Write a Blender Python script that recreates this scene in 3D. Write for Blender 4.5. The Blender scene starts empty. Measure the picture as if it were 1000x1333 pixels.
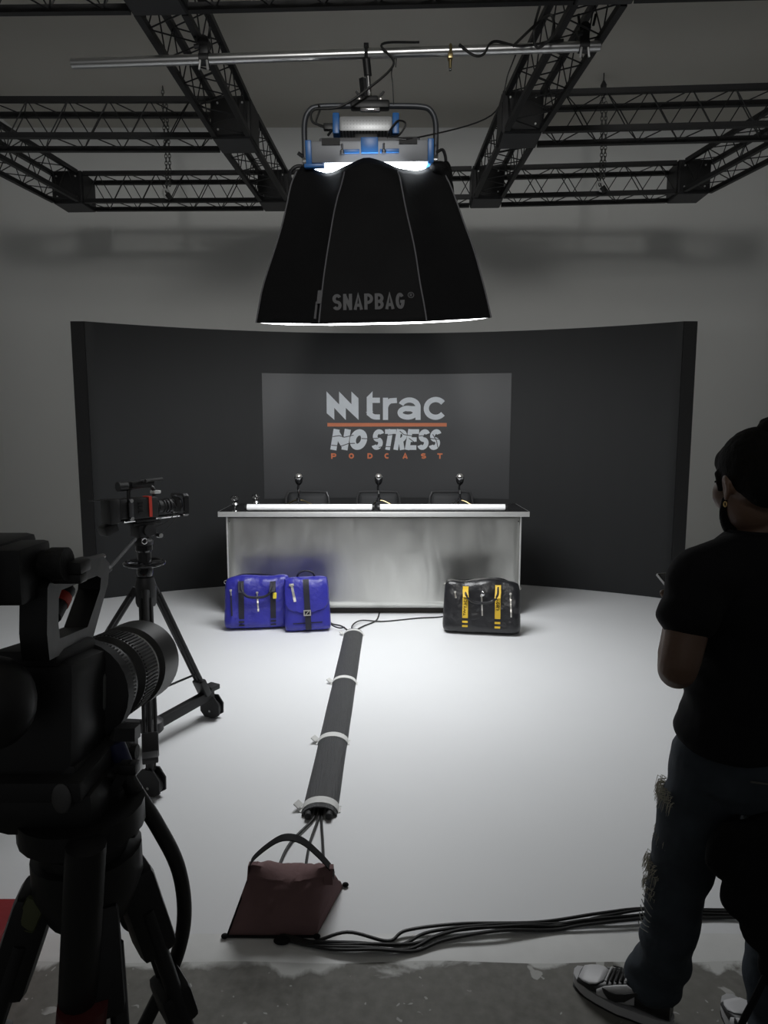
import bpy, bmesh, math, random
from mathutils import Vector as V, Matrix, noise
R = math.radians
sc = bpy.context.scene
col = sc.collection
random.seed(7)

# ------------------------------------------------------------------ camera
H = 1.68; PITCH = R(7.1); F = 889.0
cd = bpy.data.cameras.new('camera'); cam = bpy.data.objects.new('camera', cd); col.objects.link(cam)
cam.location = (0, 0, H); cam.rotation_euler = (R(90) - PITCH, 0, 0)
cd.sensor_fit = 'VERTICAL'; cd.sensor_height = 36.0; cd.lens = F / 1333 * 36.0; cd.clip_start = 0.02
sc.camera = cam
# ------------------------------------------------------------------ world, exposure
w = bpy.data.worlds.new('world'); sc.world = w; w.use_nodes = True
w.node_tree.nodes['Background'].inputs[0].default_value = (0.97, 0.98, 1, 1)
w.node_tree.nodes['Background'].inputs[1].default_value = 0.07
sc.view_settings.view_transform = 'Standard'; sc.view_settings.look = 'None'
sc.view_settings.gamma = 1; sc.view_settings.use_curve_mapping = False
sc.view_settings.exposure = 0.0
DIFFUSER = 13.4      # brightness of the softbox cloth
LEAK = 20.0          # brightness of the lamp face that leaks around the cloth

# studio lamp hanging high behind the photographer: it throws the truss shadows on the far wall
sl = bpy.data.lights.new('rear_spot', 'SPOT'); sl.energy = 660; sl.spot_size = R(62); sl.spot_blend = 1.0; sl.shadow_soft_size = .5; sl.color = (1, .99, .96)
slo = bpy.data.objects.new('rear_spot', sl); col.objects.link(slo); slo.location = (0, -3.5, 4.55)
slo.rotation_euler = (V((0, 9.3, 3.7)) - slo.location).to_track_quat('-Z', 'Y').to_euler()
# ------------------------------------------------------------------ materials
def mat(name, c, rough=.5, metal=0., var=.12, vscale=6., bump=0., bscale=60., stretch=None, spec=.5, emis=0, coat=0, c2=None, trans=0):
    m = bpy.data.materials.new(name); m.use_nodes = True
    nt = m.node_tree; b = nt.nodes['Principled BSDF']; L = nt.links.new
    tc = nt.nodes.new('ShaderNodeTexCoord'); mp = nt.nodes.new('ShaderNodeMapping')
    if stretch: mp.inputs['Scale'].default_value = stretch
    L(tc.outputs['Object'], mp.inputs[0])
    n = nt.nodes.new('ShaderNodeTexNoise'); n.inputs['Scale'].default_value = vscale; n.inputs['Detail'].default_value = 5
    L(mp.outputs[0], n.inputs['Vector'])
    mx = nt.nodes.new('ShaderNodeMix'); mx.data_type = 'RGBA'
    a = [max(0, x * (1 - var)) for x in c]; d = [min(1, x * (1 + var)) for x in (c2 or c)]
    mx.inputs[6].default_value = (*a, 1); mx.inputs[7].default_value = (*d, 1)
    L(n.outputs['Fac'], mx.inputs[0]); L(mx.outputs[2], b.inputs['Base Color'])
    b.inputs['Roughness'].default_value = rough; b.inputs['Metallic'].default_value = metal
    b.inputs['Specular IOR Level'].default_value = spec
    b.inputs['Coat Weight'].default_value = coat
    b.inputs['Transmission Weight'].default_value = trans
    if bump:
        n2 = nt.nodes.new('ShaderNodeTexNoise'); n2.inputs['Scale'].default_value = bscale; n2.inputs['Detail'].default_value = 4
        L(mp.outputs[0], n2.inputs['Vector'])
        bp = nt.nodes.new('ShaderNodeBump'); bp.inputs['Strength'].default_value = bump; bp.inputs['Distance'].default_value = .01
        L(n2.outputs['Fac'], bp.inputs['Height']); L(bp.outputs[0], b.inputs['Normal'])
    if emis:
        b.inputs['Emission Color'].default_value = (*c, 1); b.inputs['Emission Strength'].default_value = emis
    return m
M = {}
M['cyc'] = mat('white cyclorama paint', (.79, .80, .81), .55, var=.03, vscale=1.5, bump=.05, bscale=8)
M['wall'] = mat('grey white wall paint', (.78, .785, .77), .8, var=.03, vscale=.8)
M['ceil'] = mat('brownish ceiling paint', (.57, .55, .50), .9, var=.06, vscale=.7)
M['black_metal'] = mat('black powder coated metal', (.011, .011, .012), .5, .0, bump=.05)
M['black_plate'] = mat('dark plate', (.015, .015, .016), .6, 0)
M['black_plastic'] = mat('black plastic', (.009, .009, .0095), .45, bump=.03, bscale=60)
M['rubber'] = mat('black rubber', (.018, .018, .018), .65, bump=.2, bscale=150)
M['gloss_black'] = mat('gloss black', (.012, .012, .013), .12)
M['chrome'] = mat('chrome', (.75, .75, .76), .12, 1, var=.03)
M['alu'] = mat('aluminium tube', (.62, .62, .62), .3, 1, var=.08, vscale=14, stretch=(1, 8, 8))
M['lamp_grey'] = mat('silver lamp housing', (.26, .27, .29), .45, .3, var=.05)
M['chain_steel'] = mat('dull dark steel', (.10, .10, .095), .5, .7)
M['blue_trim'] = mat('blue lamp trim', (.03, .17, .50), .35, var=.05)
M['brass'] = mat('brass', (.45, .36, .18), .35, 1, var=.2)
M['fabric'] = mat('black softbox fabric', (.006, .006, .0065), .75, bump=.15, bscale=25, spec=.2)
M['grey_print'] = mat('grey print', (.12, .12, .125), .7, var=.05)
M['piping'] = mat('grey piping', (.14, .14, .15), .6)
M['backdrop'] = mat('black backdrop paint', (.0135, .0145, .0155), .6, var=.10, vscale=3, stretch=(3, 3, .3), bump=.05, bscale=30, spec=.35)
M['poster'] = mat('charcoal vinyl', (.029, .030, .0325), .45, var=.10, vscale=3, bump=.12, bscale=4, spec=.5)
M['white_print'] = mat('pale grey print', (.76, .80, .84), .5, var=.06, vscale=20)
M['orange_print'] = mat('orange print', (.72, .20, .075), .5, var=.08, vscale=20)
M['crack_print'] = mat('charcoal print', (.05, .05, .052), .5)
M['gloss_top'] = mat('black laminate', (.012, .012, .013), .25)
M['edge_steel'] = mat('steel edging', (.78, .78, .77), .45, .8, var=.05)
M['white_tube'] = mat('white tube', (.93, .93, .94), .3, var=.02)
M['plinth'] = mat('brown plinth', (.05, .042, .034), .6)
M['chair_mesh'] = mat('chair mesh', (.035, .036, .038), .7)
M['chair_frame'] = mat('chair frame', (.05, .05, .052), .3)
M['blue_leather'] = mat('cobalt leather', (.030, .030, .30), .36, var=.2, vscale=9, bump=.9, bscale=15)
M['black_leather'] = mat('black leather', (.013, .013, .015), .33, bump=.8, bscale=16, spec=.6)
M['navy_web'] = mat('navy webbing', (.008, .008, .02), .6, bump=.2, bscale=120)
M['yellow_web'] = mat('yellow webbing', (.72, .47, .03), .55, var=.1, vscale=30)
M['yellow_tag'] = mat('yellow tag', (.75, .60, .05), .4)
M['silver_zip'] = mat('silver zip', (.68, .66, .62), .28, .8)
M['mat_rubber'] = mat('ribbed rubber matting', (.045, .046, .048), .6, var=.25, vscale=10, stretch=(30, 1, 1), bump=.6, bscale=10)
M['white_strap'] = mat('white strap', (.68, .68, .66), .7, var=.12, vscale=60)
M['maroon'] = mat('maroon canvas', (.20, .12, .12), .8, var=.18, vscale=6, bump=.3, bscale=35, spec=.2)
M['black_web'] = mat('black webbing', (.010, .010, .011), .8, spec=.2)
M['cable'] = mat('black cable jacket', (.012, .012, .012), .5)
M['red_case'] = mat('red case', (.28, .008, .012), .5, bump=.1)
M['red_tape'] = mat('red tape', (.62, .05, .03), .5)
M['glass'] = mat('clear glass', (1, 1, 1), .02, var=0, trans=1)
M['lens_glass'] = mat('coated lens glass', (.01, .012, .02), .05, coat=1)
M['skin'] = mat('brown skin', (.125, .070, .045), .55, bump=.1, bscale=80)
M['hair'] = mat('black hair', (.006, .0055, .005), .85, bump=.35, bscale=90, stretch=(3, 1, .4), spec=.12)
M['tee'] = mat('black cotton', (.008, .008, .009), .85, bump=.2, bscale=14, spec=.15)
M['denim'] = mat('dark washed denim', (.030, .037, .046), .85, var=.35, vscale=9, bump=.4, bscale=16, c2=(.05, .060, .072), spec=.2)
M['fray'] = mat('frayed cotton', (.42, .40, .32), .9)
M['shoe_black'] = mat('black shoe leather', (.012, .012, .013), .4)
M['shoe_white'] = mat('white shoe leather', (.55, .55, .56), .45)
M['gold'] = mat('gold', (.7, .5, .2), .3, 1)
M['eye_white'] = mat('eye white', (.7, .7, .68), .3)
M['blue_sleeve'] = mat('blue sleeve', (.01, .015, .07), .5)
M['olive'] = mat('olive label', (.10, .11, .05), .7)

def emit(name, c, s):
    m = bpy.data.materials.new(name); m.use_nodes = True; nt = m.node_tree; nt.nodes.clear()
    e = nt.nodes.new('ShaderNodeEmission'); e.inputs[0].default_value = (*c, 1); e.inputs[1].default_value = s
    o = nt.nodes.new('ShaderNodeOutputMaterial'); nt.links.new(e.outputs[0], o.inputs[0]); return m
M['diffuser'] = emit('glowing diffusion cloth', (.97, .985, 1), DIFFUSER)
M['lamp_face'] = emit('lamp face', (.9, .96, 1), LEAK)

def steel():
    m = mat('brushed steel sheet', (.72, .72, .69), .30, 1, var=.06, vscale=3, stretch=(2, 2, .4))
    nt = m.node_tree; b = nt.nodes['Principled BSDF']; L = nt.links.new
    b.inputs['Anisotropic'].default_value = .5
    tc = nt.nodes.new('ShaderNodeTexCoord')
    mp = nt.nodes.new('ShaderNodeMapping'); mp.inputs['Scale'].default_value = (2.2, 1, .8); L(tc.outputs['Object'], mp.inputs[0])
    n = nt.nodes.new('ShaderNodeTexNoise'); n.inputs['Scale'].default_value = 1.6; n.inputs['Detail'].default_value = 2; n.inputs['Distortion'].default_value = 1.2
    L(mp.outputs[0], n.inputs['Vector'])
    mp2 = nt.nodes.new('ShaderNodeMapping'); mp2.inputs['Scale'].default_value = (3, 3, 260); L(tc.outputs['Object'], mp2.inputs[0])
    n2 = nt.nodes.new('ShaderNodeTexNoise'); n2.inputs['Scale'].default_value = 2; L(mp2.outputs[0], n2.inputs['Vector'])
    b1 = nt.nodes.new('ShaderNodeBump'); b1.inputs['Strength'].default_value = .22; b1.inputs['Distance'].default_value = .03; L(n.outputs['Fac'], b1.inputs['Height'])
    b2 = nt.nodes.new('ShaderNodeBump'); b2.inputs['Strength'].default_value = .06; b2.inputs['Distance'].default_value = .002; L(n2.outputs['Fac'], b2.inputs['Height']); L(b1.outputs[0], b2.inputs['Normal'])
    L(b2.outputs[0], b.inputs['Normal'])
    # smear marks change the gloss
    mp3 = nt.nodes.new('ShaderNodeMapping'); mp3.inputs['Scale'].default_value = (3.0, 1, 1.1); L(tc.outputs['Object'], mp3.inputs[0])
    n3 = nt.nodes.new('ShaderNodeTexNoise'); n3.inputs['Scale'].default_value = 2.4; n3.inputs['Detail'].default_value = 6; L(mp3.outputs[0], n3.inputs['Vector'])
    mr = nt.nodes.new('ShaderNodeMapRange'); mr.inputs[1].default_value = .35; mr.inputs[2].default_value = .65; mr.inputs[3].default_value = .30; mr.inputs[4].default_value = .40
    L(n3.outputs['Fac'], mr.inputs[0]); L(mr.outputs[0], b.inputs['Roughness'])
    return m
M['steel'] = steel()

def concrete():
    m = bpy.data.materials.new('worn concrete with paint splashes'); m.use_nodes = True
    nt = m.node_tree; b = nt.nodes['Principled BSDF']; L = nt.links.new
    N = nt.nodes.new
    tc = N('ShaderNodeTexCoord'); sp = N('ShaderNodeSeparateXYZ'); L(tc.outputs['Object'], sp.inputs[0])
    def nz(s, d=6, dist=0):
        n = N('ShaderNodeTexNoise'); n.inputs['Scale'].default_value = s; n.inputs['Detail'].default_value = d; n.inputs['Distortion'].default_value = dist
        L(tc.outputs['Object'], n.inputs['Vector']); return n.outputs['Fac']
    def rmp(src, a, b_, c=0, d=1):
        r = N('ShaderNodeMapRange'); r.inputs[1].default_value = a; r.inputs[2].default_value = b_; r.inputs[3].default_value = c; r.inputs[4].default_value = d
        L(src, r.inputs[0]); return r.outputs[0]
    def mth(op, a, b_):
        k = N('ShaderNodeMath'); k.operation = op
        for i, s in enumerate((a, b_)):
            if isinstance(s, (int, float)): k.inputs[i].default_value = s
            else: L(s, k.inputs[i])
        return k.outputs[0]
    def mix(f, a, b_):
        k = N('ShaderNodeMix'); k.data_type = 'RGBA'; L(f, k.inputs[0])
        for i, s in ((6, a), (7, b_)):
            if isinstance(s, tuple): k.inputs[i].default_value = (*s, 1)
            else: L(s, k.inputs[i])
        return k.outputs[2]
    base = mix(rmp(nz(1.7), .3, .7), (.115, .112, .098), (.175, .170, .150))
    base = mix(rmp(nz(30), .3, .75), base, (.21, .205, .185))
    # ragged paint edge: distance from the painted floor plus noise
    e = mth('ADD', mth('MULTIPLY', nz(5, 8, .6), .30), sp.outputs[1])
    base = mix(rmp(e, 2.10, 2.125), base, (.60, .605, .585))
    v = N('ShaderNodeTexVoronoi'); v.inputs['Scale'].default_value = 7; v.inputs['Randomness'].default_value = 1
    wob = N('ShaderNodeTexNoise'); wob.inputs['Scale'].default_value = 14; wob.inputs['Detail'].default_value = 3
    L(tc.outputs['Object'], wob.inputs['Vector'])
    va = N('ShaderNodeMixRGB'); va.blend_type = 'ADD'; va.inputs[0].default_value = .10; L(tc.outputs['Object'], va.inputs[1]); L(wob.outputs['Color'], va.inputs[2]); L(va.outputs[0], v.inputs['Vector'])
    spots = mth('MULTIPLY', rmp(v.outputs['Distance'], .17, .15), rmp(nz(2.3), .45, .49))
    base = mix(spots, base, (.46, .46, .44))
    v2 = N('ShaderNodeTexVoronoi'); v2.inputs['Scale'].default_value = 26; L(va.outputs[0], v2.inputs['Vector'])
    s2 = mth('MULTIPLY', rmp(v2.outputs['Distance'], .17, .12), rmp(nz(4.3), .48, .53))
    base = mix(s2, base, (.42, .42, .40))
    L(base, b.inputs['Base Color']); b.inputs['Roughness'].default_value = .7
    bp = N('ShaderNodeBump'); bp.inputs['Strength'].default_value = .3; bp.inputs['Distance'].default_value = .004; L(nz(22), bp.inputs['Height']); L(bp.outputs[0], b.inputs['Normal'])
    return m
M['concrete'] = concrete()

def perforated():
    m = mat('perforated silver sheet', (.5, .5, .5), .4, .5, var=.02)
    nt = m.node_tree; b = nt.nodes['Principled BSDF']; L = nt.links.new
    tc = nt.nodes.new('ShaderNodeTexCoord'); v = nt.nodes.new('ShaderNodeTexVoronoi'); v.inputs['Scale'].default_value = 52; v.inputs['Randomness'].default_value = 0
    L(tc.outputs['Object'], v.inputs['Vector'])
    mr = nt.nodes.new('ShaderNodeMapRange'); mr.inputs[1].default_value = .30; mr.inputs[2].default_value = .36; mr.inputs[3].default_value = 0; mr.inputs[4].default_value = 1; L(v.outputs['Distance'], mr.inputs[0])
    mx = nt.nodes.new('ShaderNodeMix'); mx.data_type = 'RGBA'; mx.inputs[6].default_value = (.02, .02, .02, 1); mx.inputs[7].default_value = (.5, .51, .52, 1)
    L(mr.outputs[0], mx.inputs[0]); L(mx.outputs[2], b.inputs['Base Color']); return m
M['perf'] = perforated()

# ------------------------------------------------------------------ geometry helpers
def mw(o):
    m = Matrix.LocRotScale(o.location, o.rotation_euler, o.scale)
    return mw(o.parent) @ m if o.parent else m
def ray(px, py):
    v = (666.5 - py) / F
    return V(((px - 500) / F, math.cos(PITCH) + v * math.sin(PITCH), -math.sin(PITCH) + v * math.cos(PITCH)))
def A(px, py, t): return V((0, 0, H)) + ray(px, py) * t           # point at a real distance along the lens axis
def FL(px, py, z=0.):                                                # point on the floor
    r = ray(px, py); return V((0, 0, H)) + r * ((z - H) / r.z)
def sm(pts, n=8):
    """Catmull-Rom through the points"""
    P = [V(p) for p in pts]; out = []
    P = [P[0] * 2 - P[1]] + P + [P[-1] * 2 - P[-2]]
    for i in range(1, len(P) - 2):
        a, b, c, d = P[i - 1:i + 3]
        for k in range(n):
            t = k / n
            out.append(.5 * ((2 * b) + (c - a) * t + (2 * a - 5 * b + 4 * c - d) * t * t + (3 * b - a - 3 * c + d) * t ** 3))
    out.append(P[-2]); return out

class MB:
    def __init__(s, M_=None): s.bm = bmesh.new(); s.M = M_ or Matrix.Identity(4)
    def v(s, p): return s.bm.verts.new(s.M @ V(p))
    def f(s, vs):
        try: return s.bm.faces.new(vs)
        except ValueError: return None
    def box(s, c, size, rot=None, bev=0.):
        r = bmesh.ops.create_cube(s.bm, size=1)
        m = s.M @ Matrix.Translation(c) @ ((rot if isinstance(rot, Matrix) else Matrix.Identity(4)) if rot is not None else Matrix.Identity(4)) @ Matrix.Diagonal((*size, 1))
        vs = r['verts']; bmesh.ops.transform(s.bm, matrix=m, verts=vs)
        if bev:
            es = list({e for v in vs for e in v.link_edges})
            bmesh.ops.bevel(s.bm, geom=es, offset=bev, segments=2, affect='EDGES', profile=.6)
        return s
    def bar(s, p0, p1, w, h, up=(0, 0, 1), bev=0.):
        p0 = V(p0); p1 = V(p1); d = p1 - p0; y = d.normalized(); x = y.cross(V(up))
        if x.length < 1e-4: x = y.cross(V((1, 0, 0)))
        x.normalize(); z = x.cross(y)
        m = Matrix((x, y, z)).transposed().to_4x4()
        return s.box((p0 + p1) / 2, (w, d.length, h), m, bev)
    def tube(s, pts, r, seg=8, cap=True, rs=None, flat=None):
        P = [V(p) for p in pts]; n = len(P); rs = rs or [r] * n
        prev = None; rings = []
        for i in range(n):
            d = (P[min(i + 1, n - 1)] - P[max(i - 1, 0)]).normalized()
            if prev is None:
                x = d.cross(V((0, 0, 1)));
                if x.length < .05: x = d.cross(V((0, 1, 0)))
            else: x = prev - d * prev.dot(d)
            x.normalize(); prev = x; y = d.cross(x)
            fx, fy = flat or (1, 1)
            rings.append([s.v(P[i] + x * (math.cos(2 * math.pi * k / seg) * rs[i] * fx) + y * (math.sin(2 * math.pi * k / seg) * rs[i] * fy)) for k in range(seg)])
        for a, b in zip(rings, rings[1:]):
            for k in range(seg): s.f((a[k], a[(k + 1) % seg], b[(k + 1) % seg], b[k]))
        if cap: s.f(rings[0][::-1]); s.f(rings[-1])
        return s
    def cyl(s, p0, p1, r, r2=None, seg=16): return s.tube([p0, p1], r, seg, rs=[r, r if r2 is None else r2])
    def limb(s, pts, rs, seg=16, n=6):
        """tapering limb with rounded ends"""
        P = sm(pts, n); Rr = []
        for i in range(len(rs) - 1): Rr += [rs[i] + (rs[i + 1] - rs[i]) * k / n for k in range(n)]
        Rr.append(rs[-1])
        d0 = (P[0] - P[1]).normalized(); d1 = (P[-1] - P[-2]).normalized()
        pre = [(P[0] + d0 * Rr[0] * a, Rr[0] * b) for a, b in ((.97, .2), (.8, .6), (.45, .9))]
        post = [(P[-1] + d1 * Rr[-1] * a, Rr[-1] * b) for a, b in ((.45, .9), (.8, .6), (.97, .2))]
        return s.tube([a for a, b in pre] + P + [a for a, b in post], 0, seg, rs=[b for a, b in pre] + Rr + [b for a, b in post])
    def rings(s, rl, seg=24, cap=True):
        """rl: list of (center, ax vector, ay vector) ellipse rings; optional 4th = superellipse power"""
        out = []
        for q in rl:
            c, ax, ay = V(q[0]), V(q[1]), V(q[2]); p = q[3] if len(q) > 3 else 2
            ring = []
            for k in range(seg):
                a = 2 * math.pi * k / seg; ca, sa = math.cos(a), math.sin(a)
                e = 2 / p
                ring.append(s.v(c + ax * (math.copysign(abs(ca) ** e, ca)) + ay * (math.copysign(abs(sa) ** e, sa))))
            out.append(ring)
        for a, b in zip(out, out[1:]):
            for k in range(seg): s.f((a[k], a[(k + 1) % seg], b[(k + 1) % seg], b[k]))
        if cap: s.f(out[0][::-1]); s.f(out[-1])
        return s
    def ell(s, c, r, rot=None, seg=20):
        q = bmesh.ops.create_uvsphere(s.bm, u_segments=seg, v_segments=seg // 2 + 2, radius=1)
        m = s.M @ Matrix.Translation(c) @ (rot or Matrix.Identity(4)) @ Matrix.Diagonal((*((r,) * 3 if isinstance(r, (int, float)) else r), 1))
        bmesh.ops.transform(s.bm, matrix=m, verts=q['verts']); return s
    def lathe(s, prof, c=(0, 0, 0), axis='z', seg=24):
        rg = []
        for (r, h) in prof:
            ring = []
            for k in range(seg):
                a = 2 * math.pi * k / seg; x, y = r * math.cos(a), r * math.sin(a)
                p = (x, y, h) if axis == 'z' else ((x, h, y) if axis == 'y' else (h, x, y))
                ring.append(s.v(V(c) + V(p)))
            rg.append(ring)
        for a, b in zip(rg, rg[1:]):
            for k in range(seg): s.f((a[k], a[(k + 1) % seg], b[(k + 1) % seg], b[k]))
        s.f(rg[0][::-1]); s.f(rg[-1]); return s
    def torus(s, c, Rr, r, rot=None, seg=28, seg2=8, sc_=(1, 1)):
        m = Matrix.Translation(c) @ (rot or Matrix.Identity(4)); g = []
        for i in range(seg):
            a = 2 * math.pi * i / seg; ring = []
            for k in range(seg2):
                b = 2 * math.pi * k / seg2; q = Rr + r * math.cos(b)
                ring.append(s.v(m @ V((q * math.cos(a) * sc_[0], q * math.sin(a) * sc_[1], r * math.sin(b)))))
            g.append(ring)
        for i in range(seg):
            for k in range(seg2): s.f((g[i][k], g[(i + 1) % seg][k], g[(i + 1) % seg][(k + 1) % seg2], g[i][(k + 1) % seg2]))
        return s
    def prism(s, poly, th, fn):
        """poly: 2d points, fn(x,y,d) -> 3d; from depth 0 to th"""
        a = [s.v(fn(x, y, 0)) for x, y in poly]; b = [s.v(fn(x, y, th)) for x, y in poly]; n = len(poly)
        s.f(a[::-1]); s.f(b)
        for i in range(n): s.f((a[i], a[(i + 1) % n], b[(i + 1) % n], b[i]))
        return s
    def loop_prism(s, outer, inner, th, fn):
        n = len(outer); L4 = [[s.v(fn(x, y, d)) for x, y in pl] for pl in (outer, inner) for d in (0, th)]
        o0, o1, i0, i1 = L4
        for k in range(n):
            j = (k + 1) % n
            s.f((o0[k], o0[j], o1[j], o1[k])); s.f((i0[k], i1[k], i1[j], i0[j]))
            s.f((o0[k], i0[k], i0[j], o0[j])); s.f((o1[k], o1[j], i1[j], i1[k]))
        return s
    def strip(s, pts, wid, th, nrm=None):
        """flat band along pts (3d), width vector(s), thickness vector"""
        rg = []
        for i, p in enumerate(pts):
            p = V(p); w_ = V(wid[i] if isinstance(wid, list) else wid) / 2; t = V(th[i] if isinstance(th, list) else th)
            rg.append([s.v(p - w_), s.v(p + w_), s.v(p + w_ + t), s.v(p - w_ + t)])
        for a, b in zip(rg, rg[1:]):
            for k in range(4): s.f((a[k], a[(k + 1) % 4], b[(k + 1) % 4], b[k]))
        s.f(rg[0][::-1]); s.f(rg[-1]); return s
    def build(s, name, m, parent=None, smooth=True, mods=None):
        if name != 'trim_1': bmesh.ops.recalc_face_normals(s.bm, faces=s.bm.faces[:])
        me = bpy.data.meshes.new(name)
        o = bpy.data.objects.new(name, me); col.objects.link(o)
        if parent:
            o.parent = parent; bmesh.ops.transform(s.bm, matrix=mw(parent).inverted(), verts=s.bm.verts[:])
        else:
            xs = [v.co for v in s.bm.verts]
            c = V(((min(p.x for p in xs) + max(p.x for p in xs)) / 2, (min(p.y for p in xs) + max(p.y for p in xs)) / 2, min(p.z for p in xs)))
            if name.split('_')[0] in ('wall', 'floor', 'ceiling', 'trim'): c = V((0, 0, 0))
            bmesh.ops.transform(s.bm, matrix=Matrix.Translation(-c), verts=s.bm.verts[:]); o.location = c
        s.bm.to_mesh(me); s.bm.free()
        me.materials.append(m)
        if smooth:
            me.polygons.foreach_set('use_smooth', [True] * len(me.polygons))
            try: me.set_sharp_from_angle(angle=R(38))
            except Exception: pass
        return o

def fuse(mb, name, m, parent, vox=.008, it=6, disp=None):
    """join overlapping shapes into one continuous smooth surface"""
    o = mb.build(name, m, parent, smooth=False)
    r = o.modifiers.new('r', 'REMESH'); r.mode = 'VOXEL'; r.voxel_size = vox
    if it: q = o.modifiers.new('s', 'SMOOTH'); q.factor = .6; q.iterations = it
    bpy.context.view_layer.update()
    dg = bpy.context.evaluated_depsgraph_get()
    me = bpy.data.meshes.new_from_object(o.evaluated_get(dg)); o.modifiers.clear(); o.data = me
    if disp:
        W = mw(o); Wi = W.inverted()
        for v in me.vertices: v.co = Wi @ disp(W @ v.co)
    me.polygons.foreach_set('use_smooth', [True] * len(me.polygons))
    if not me.materials: me.materials.append(m)
    return o
def tag(o, label, cat, group=None):
    o['label'] = label; o['category'] = cat
    if group: o['group'] = group
    return o
def thing(name, label, cat, loc=(0, 0, 0), rz=0, group=None):
    o = bpy.data.objects.new(name, None); o.empty_display_size = .1; col.objects.link(o); o.location = loc; o.rotation_euler = (0, 0, rz)
    return tag(o, label, cat, group)
def struct(o): o['kind'] = 'structure'; return o
def copy_tree(o, parent=None):
    c = o.copy(); col.objects.link(c)
    if parent: c.parent = parent
    for ch in [x for x in col.objects if x.parent == o]: copy_tree(ch, c)
    return c

# ---- stroke lettering (own drawing, no font files)
def arc(cx, cy, rx, ry, a0, a1, n=14):
    return [(cx + rx * math.cos(R(a0 + (a1 - a0) * i / n)), cy + ry * math.sin(R(a0 + (a1 - a0) * i / n))) for i in range(n + 1)]
def G(w, t):
    """skeleton strokes of capitals in a box w wide, 1 high, pen width t"""
    h = t / 2; a, b, c, d = h, w - h, h, 1 - h; m = .5; cx = w / 2; rx = (b - a) / 2; q = (d - m) / 2; q2 = (m - c) / 2
    rp = min(rx, q)
    bowl = lambda y0, y1: [(a, y1)] + arc(b - (y1 - y0) / 2, (y0 + y1) / 2, (y1 - y0) / 2, (y1 - y0) / 2, 90, -90) + [(a, y0)]
    return {
        'S': [arc(cx, (d + m) / 2, rx, q, 25, 180, 10) + arc(cx, (d + m) / 2, rx, q, 195, 255, 4) + arc(cx, (m + c) / 2, rx, q2, 75, 0, 5) + arc(cx, (m + c) / 2, rx, q2, -15, -155, 9)],
        'N': [[(a, 0), (a, 1)], [(b, 0), (b, 1)], [(a, d), (b, c)]],
        'A': [[(a * .8, 0), (cx, 1 - h * .4), (w - a * .8, 0)], [(a + rx * .3, .28), (b - rx * .3, .28)]],
        'P': [[(a, 0), (a, 1)], bowl(m - .06, d)],
        'B': [[(a, 0), (a, 1)], bowl(m, d), bowl(c, m)],
        'R': [[(a, 0), (a, 1)], bowl(m - .04, d), [(cx, m), (b, 0)]],
        'D': [[(a, 0), (a, 1)], [(a, d)] + arc(b - rx * 1.2, .5, rx * 1.2, .5 - h, 90, -90) + [(a, c)]],
        'G': [arc(cx, .5, rx, .5 - h, 40, 340, 22) + [(b, .46), (cx, .46)]],
        'C': [arc(cx, .5, rx, .5 - h, 45, 315, 20)],
        'O': [arc(cx, .5, rx, .5 - h, 0, 360, 28)],
        'T': [[(0, d), (w, d)], [(cx, 0), (cx, 1)]],
        'E': [[(a, 0), (a, 1)], [(a, d), (w, d)], [(a, m), (w * .9, m)], [(a, c), (w, c)]],
        'I': [[(cx, 0), (cx, 1)]],
        'Y': [[(a * .7, 1), (cx, .48), (w - a * .7, 1)], [(cx, .5), (cx, 0)]],
        'V': [[(a * .8, 1), (cx, h * .4), (w - a * .8, 1)]],
    }
def ribbon(mb, pts, t, fn, d=0.):
    n = len(pts); P = [V((x, y)) for x, y in pts]; out = []
    closed = (P[0] - P[-1]).length < 1e-5
    for i in range(n):
        if closed and i in (0, n - 1): d0 = (P[0] - P[-2]).normalized(); d1 = (P[1] - P[0]).normalized()
        else:
            d0 = (P[i] - P[i - 1]).normalized() if i else (P[1] - P[0]).normalized()
            d1 = (P[i + 1] - P[i]).normalized() if i < n - 1 else d0
        tt = (d0 + d1)
        tt = tt.normalized() if tt.length > 1e-6 else d0
        nn = V((-tt.y, tt.x)); k = min(1.5, 1 / max(.3, nn.dot(V((-d0.y, d0.x)))))
        out.append((P[i] + nn * t / 2 * k, P[i] - nn * t / 2 * k))
    vs = [(mb.v(fn(a.x, a.y, d)), mb.v(fn(b.x, b.y, d))) for a, b in out]
    for a, b in zip(vs, vs[1:]): mb.f((a[0], a[1], b[1], b[0]))
def text(mb, s, x0, y0, h, w, gap, t, fn, shear=0., d=0.):
    """w, gap, t in units of h"""
    x = x0; g = G(w, t)
    for i, ch in enumerate(s):
        if ch == ' ': x += h * w * .45; continue
        ww = w * (.42 if ch == 'I' else 1); gg = g if ch != 'I' else G(ww, t)
        for j, st in enumerate(gg[ch]):
            ribbon(mb, [(x + (px + shear * py) * h, y0 + py * h) for px, py in st], t * h, fn, d + .0002 * j + .0006 * (i % 2))
        x += (ww + gap) * h
    return x

# ================================================================== SETTING
CY, CXW, CZ = 9.3, 5.2, 5.12
mb = MB(); mb.box((0, (2.09 + CY) / 2, -.1), (2 * CXW + .2, CY - 2.09, .2))
fl = struct(mb.build('floor', M['cyc'], smooth=False))
mb = MB(); q = [mb.v(p) for p in ((-5.3, 2.09, 0), (5.3, 2.09, 0), (5.3, 2.09, -.2), (-5.3, 2.09, -.2))]
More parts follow.
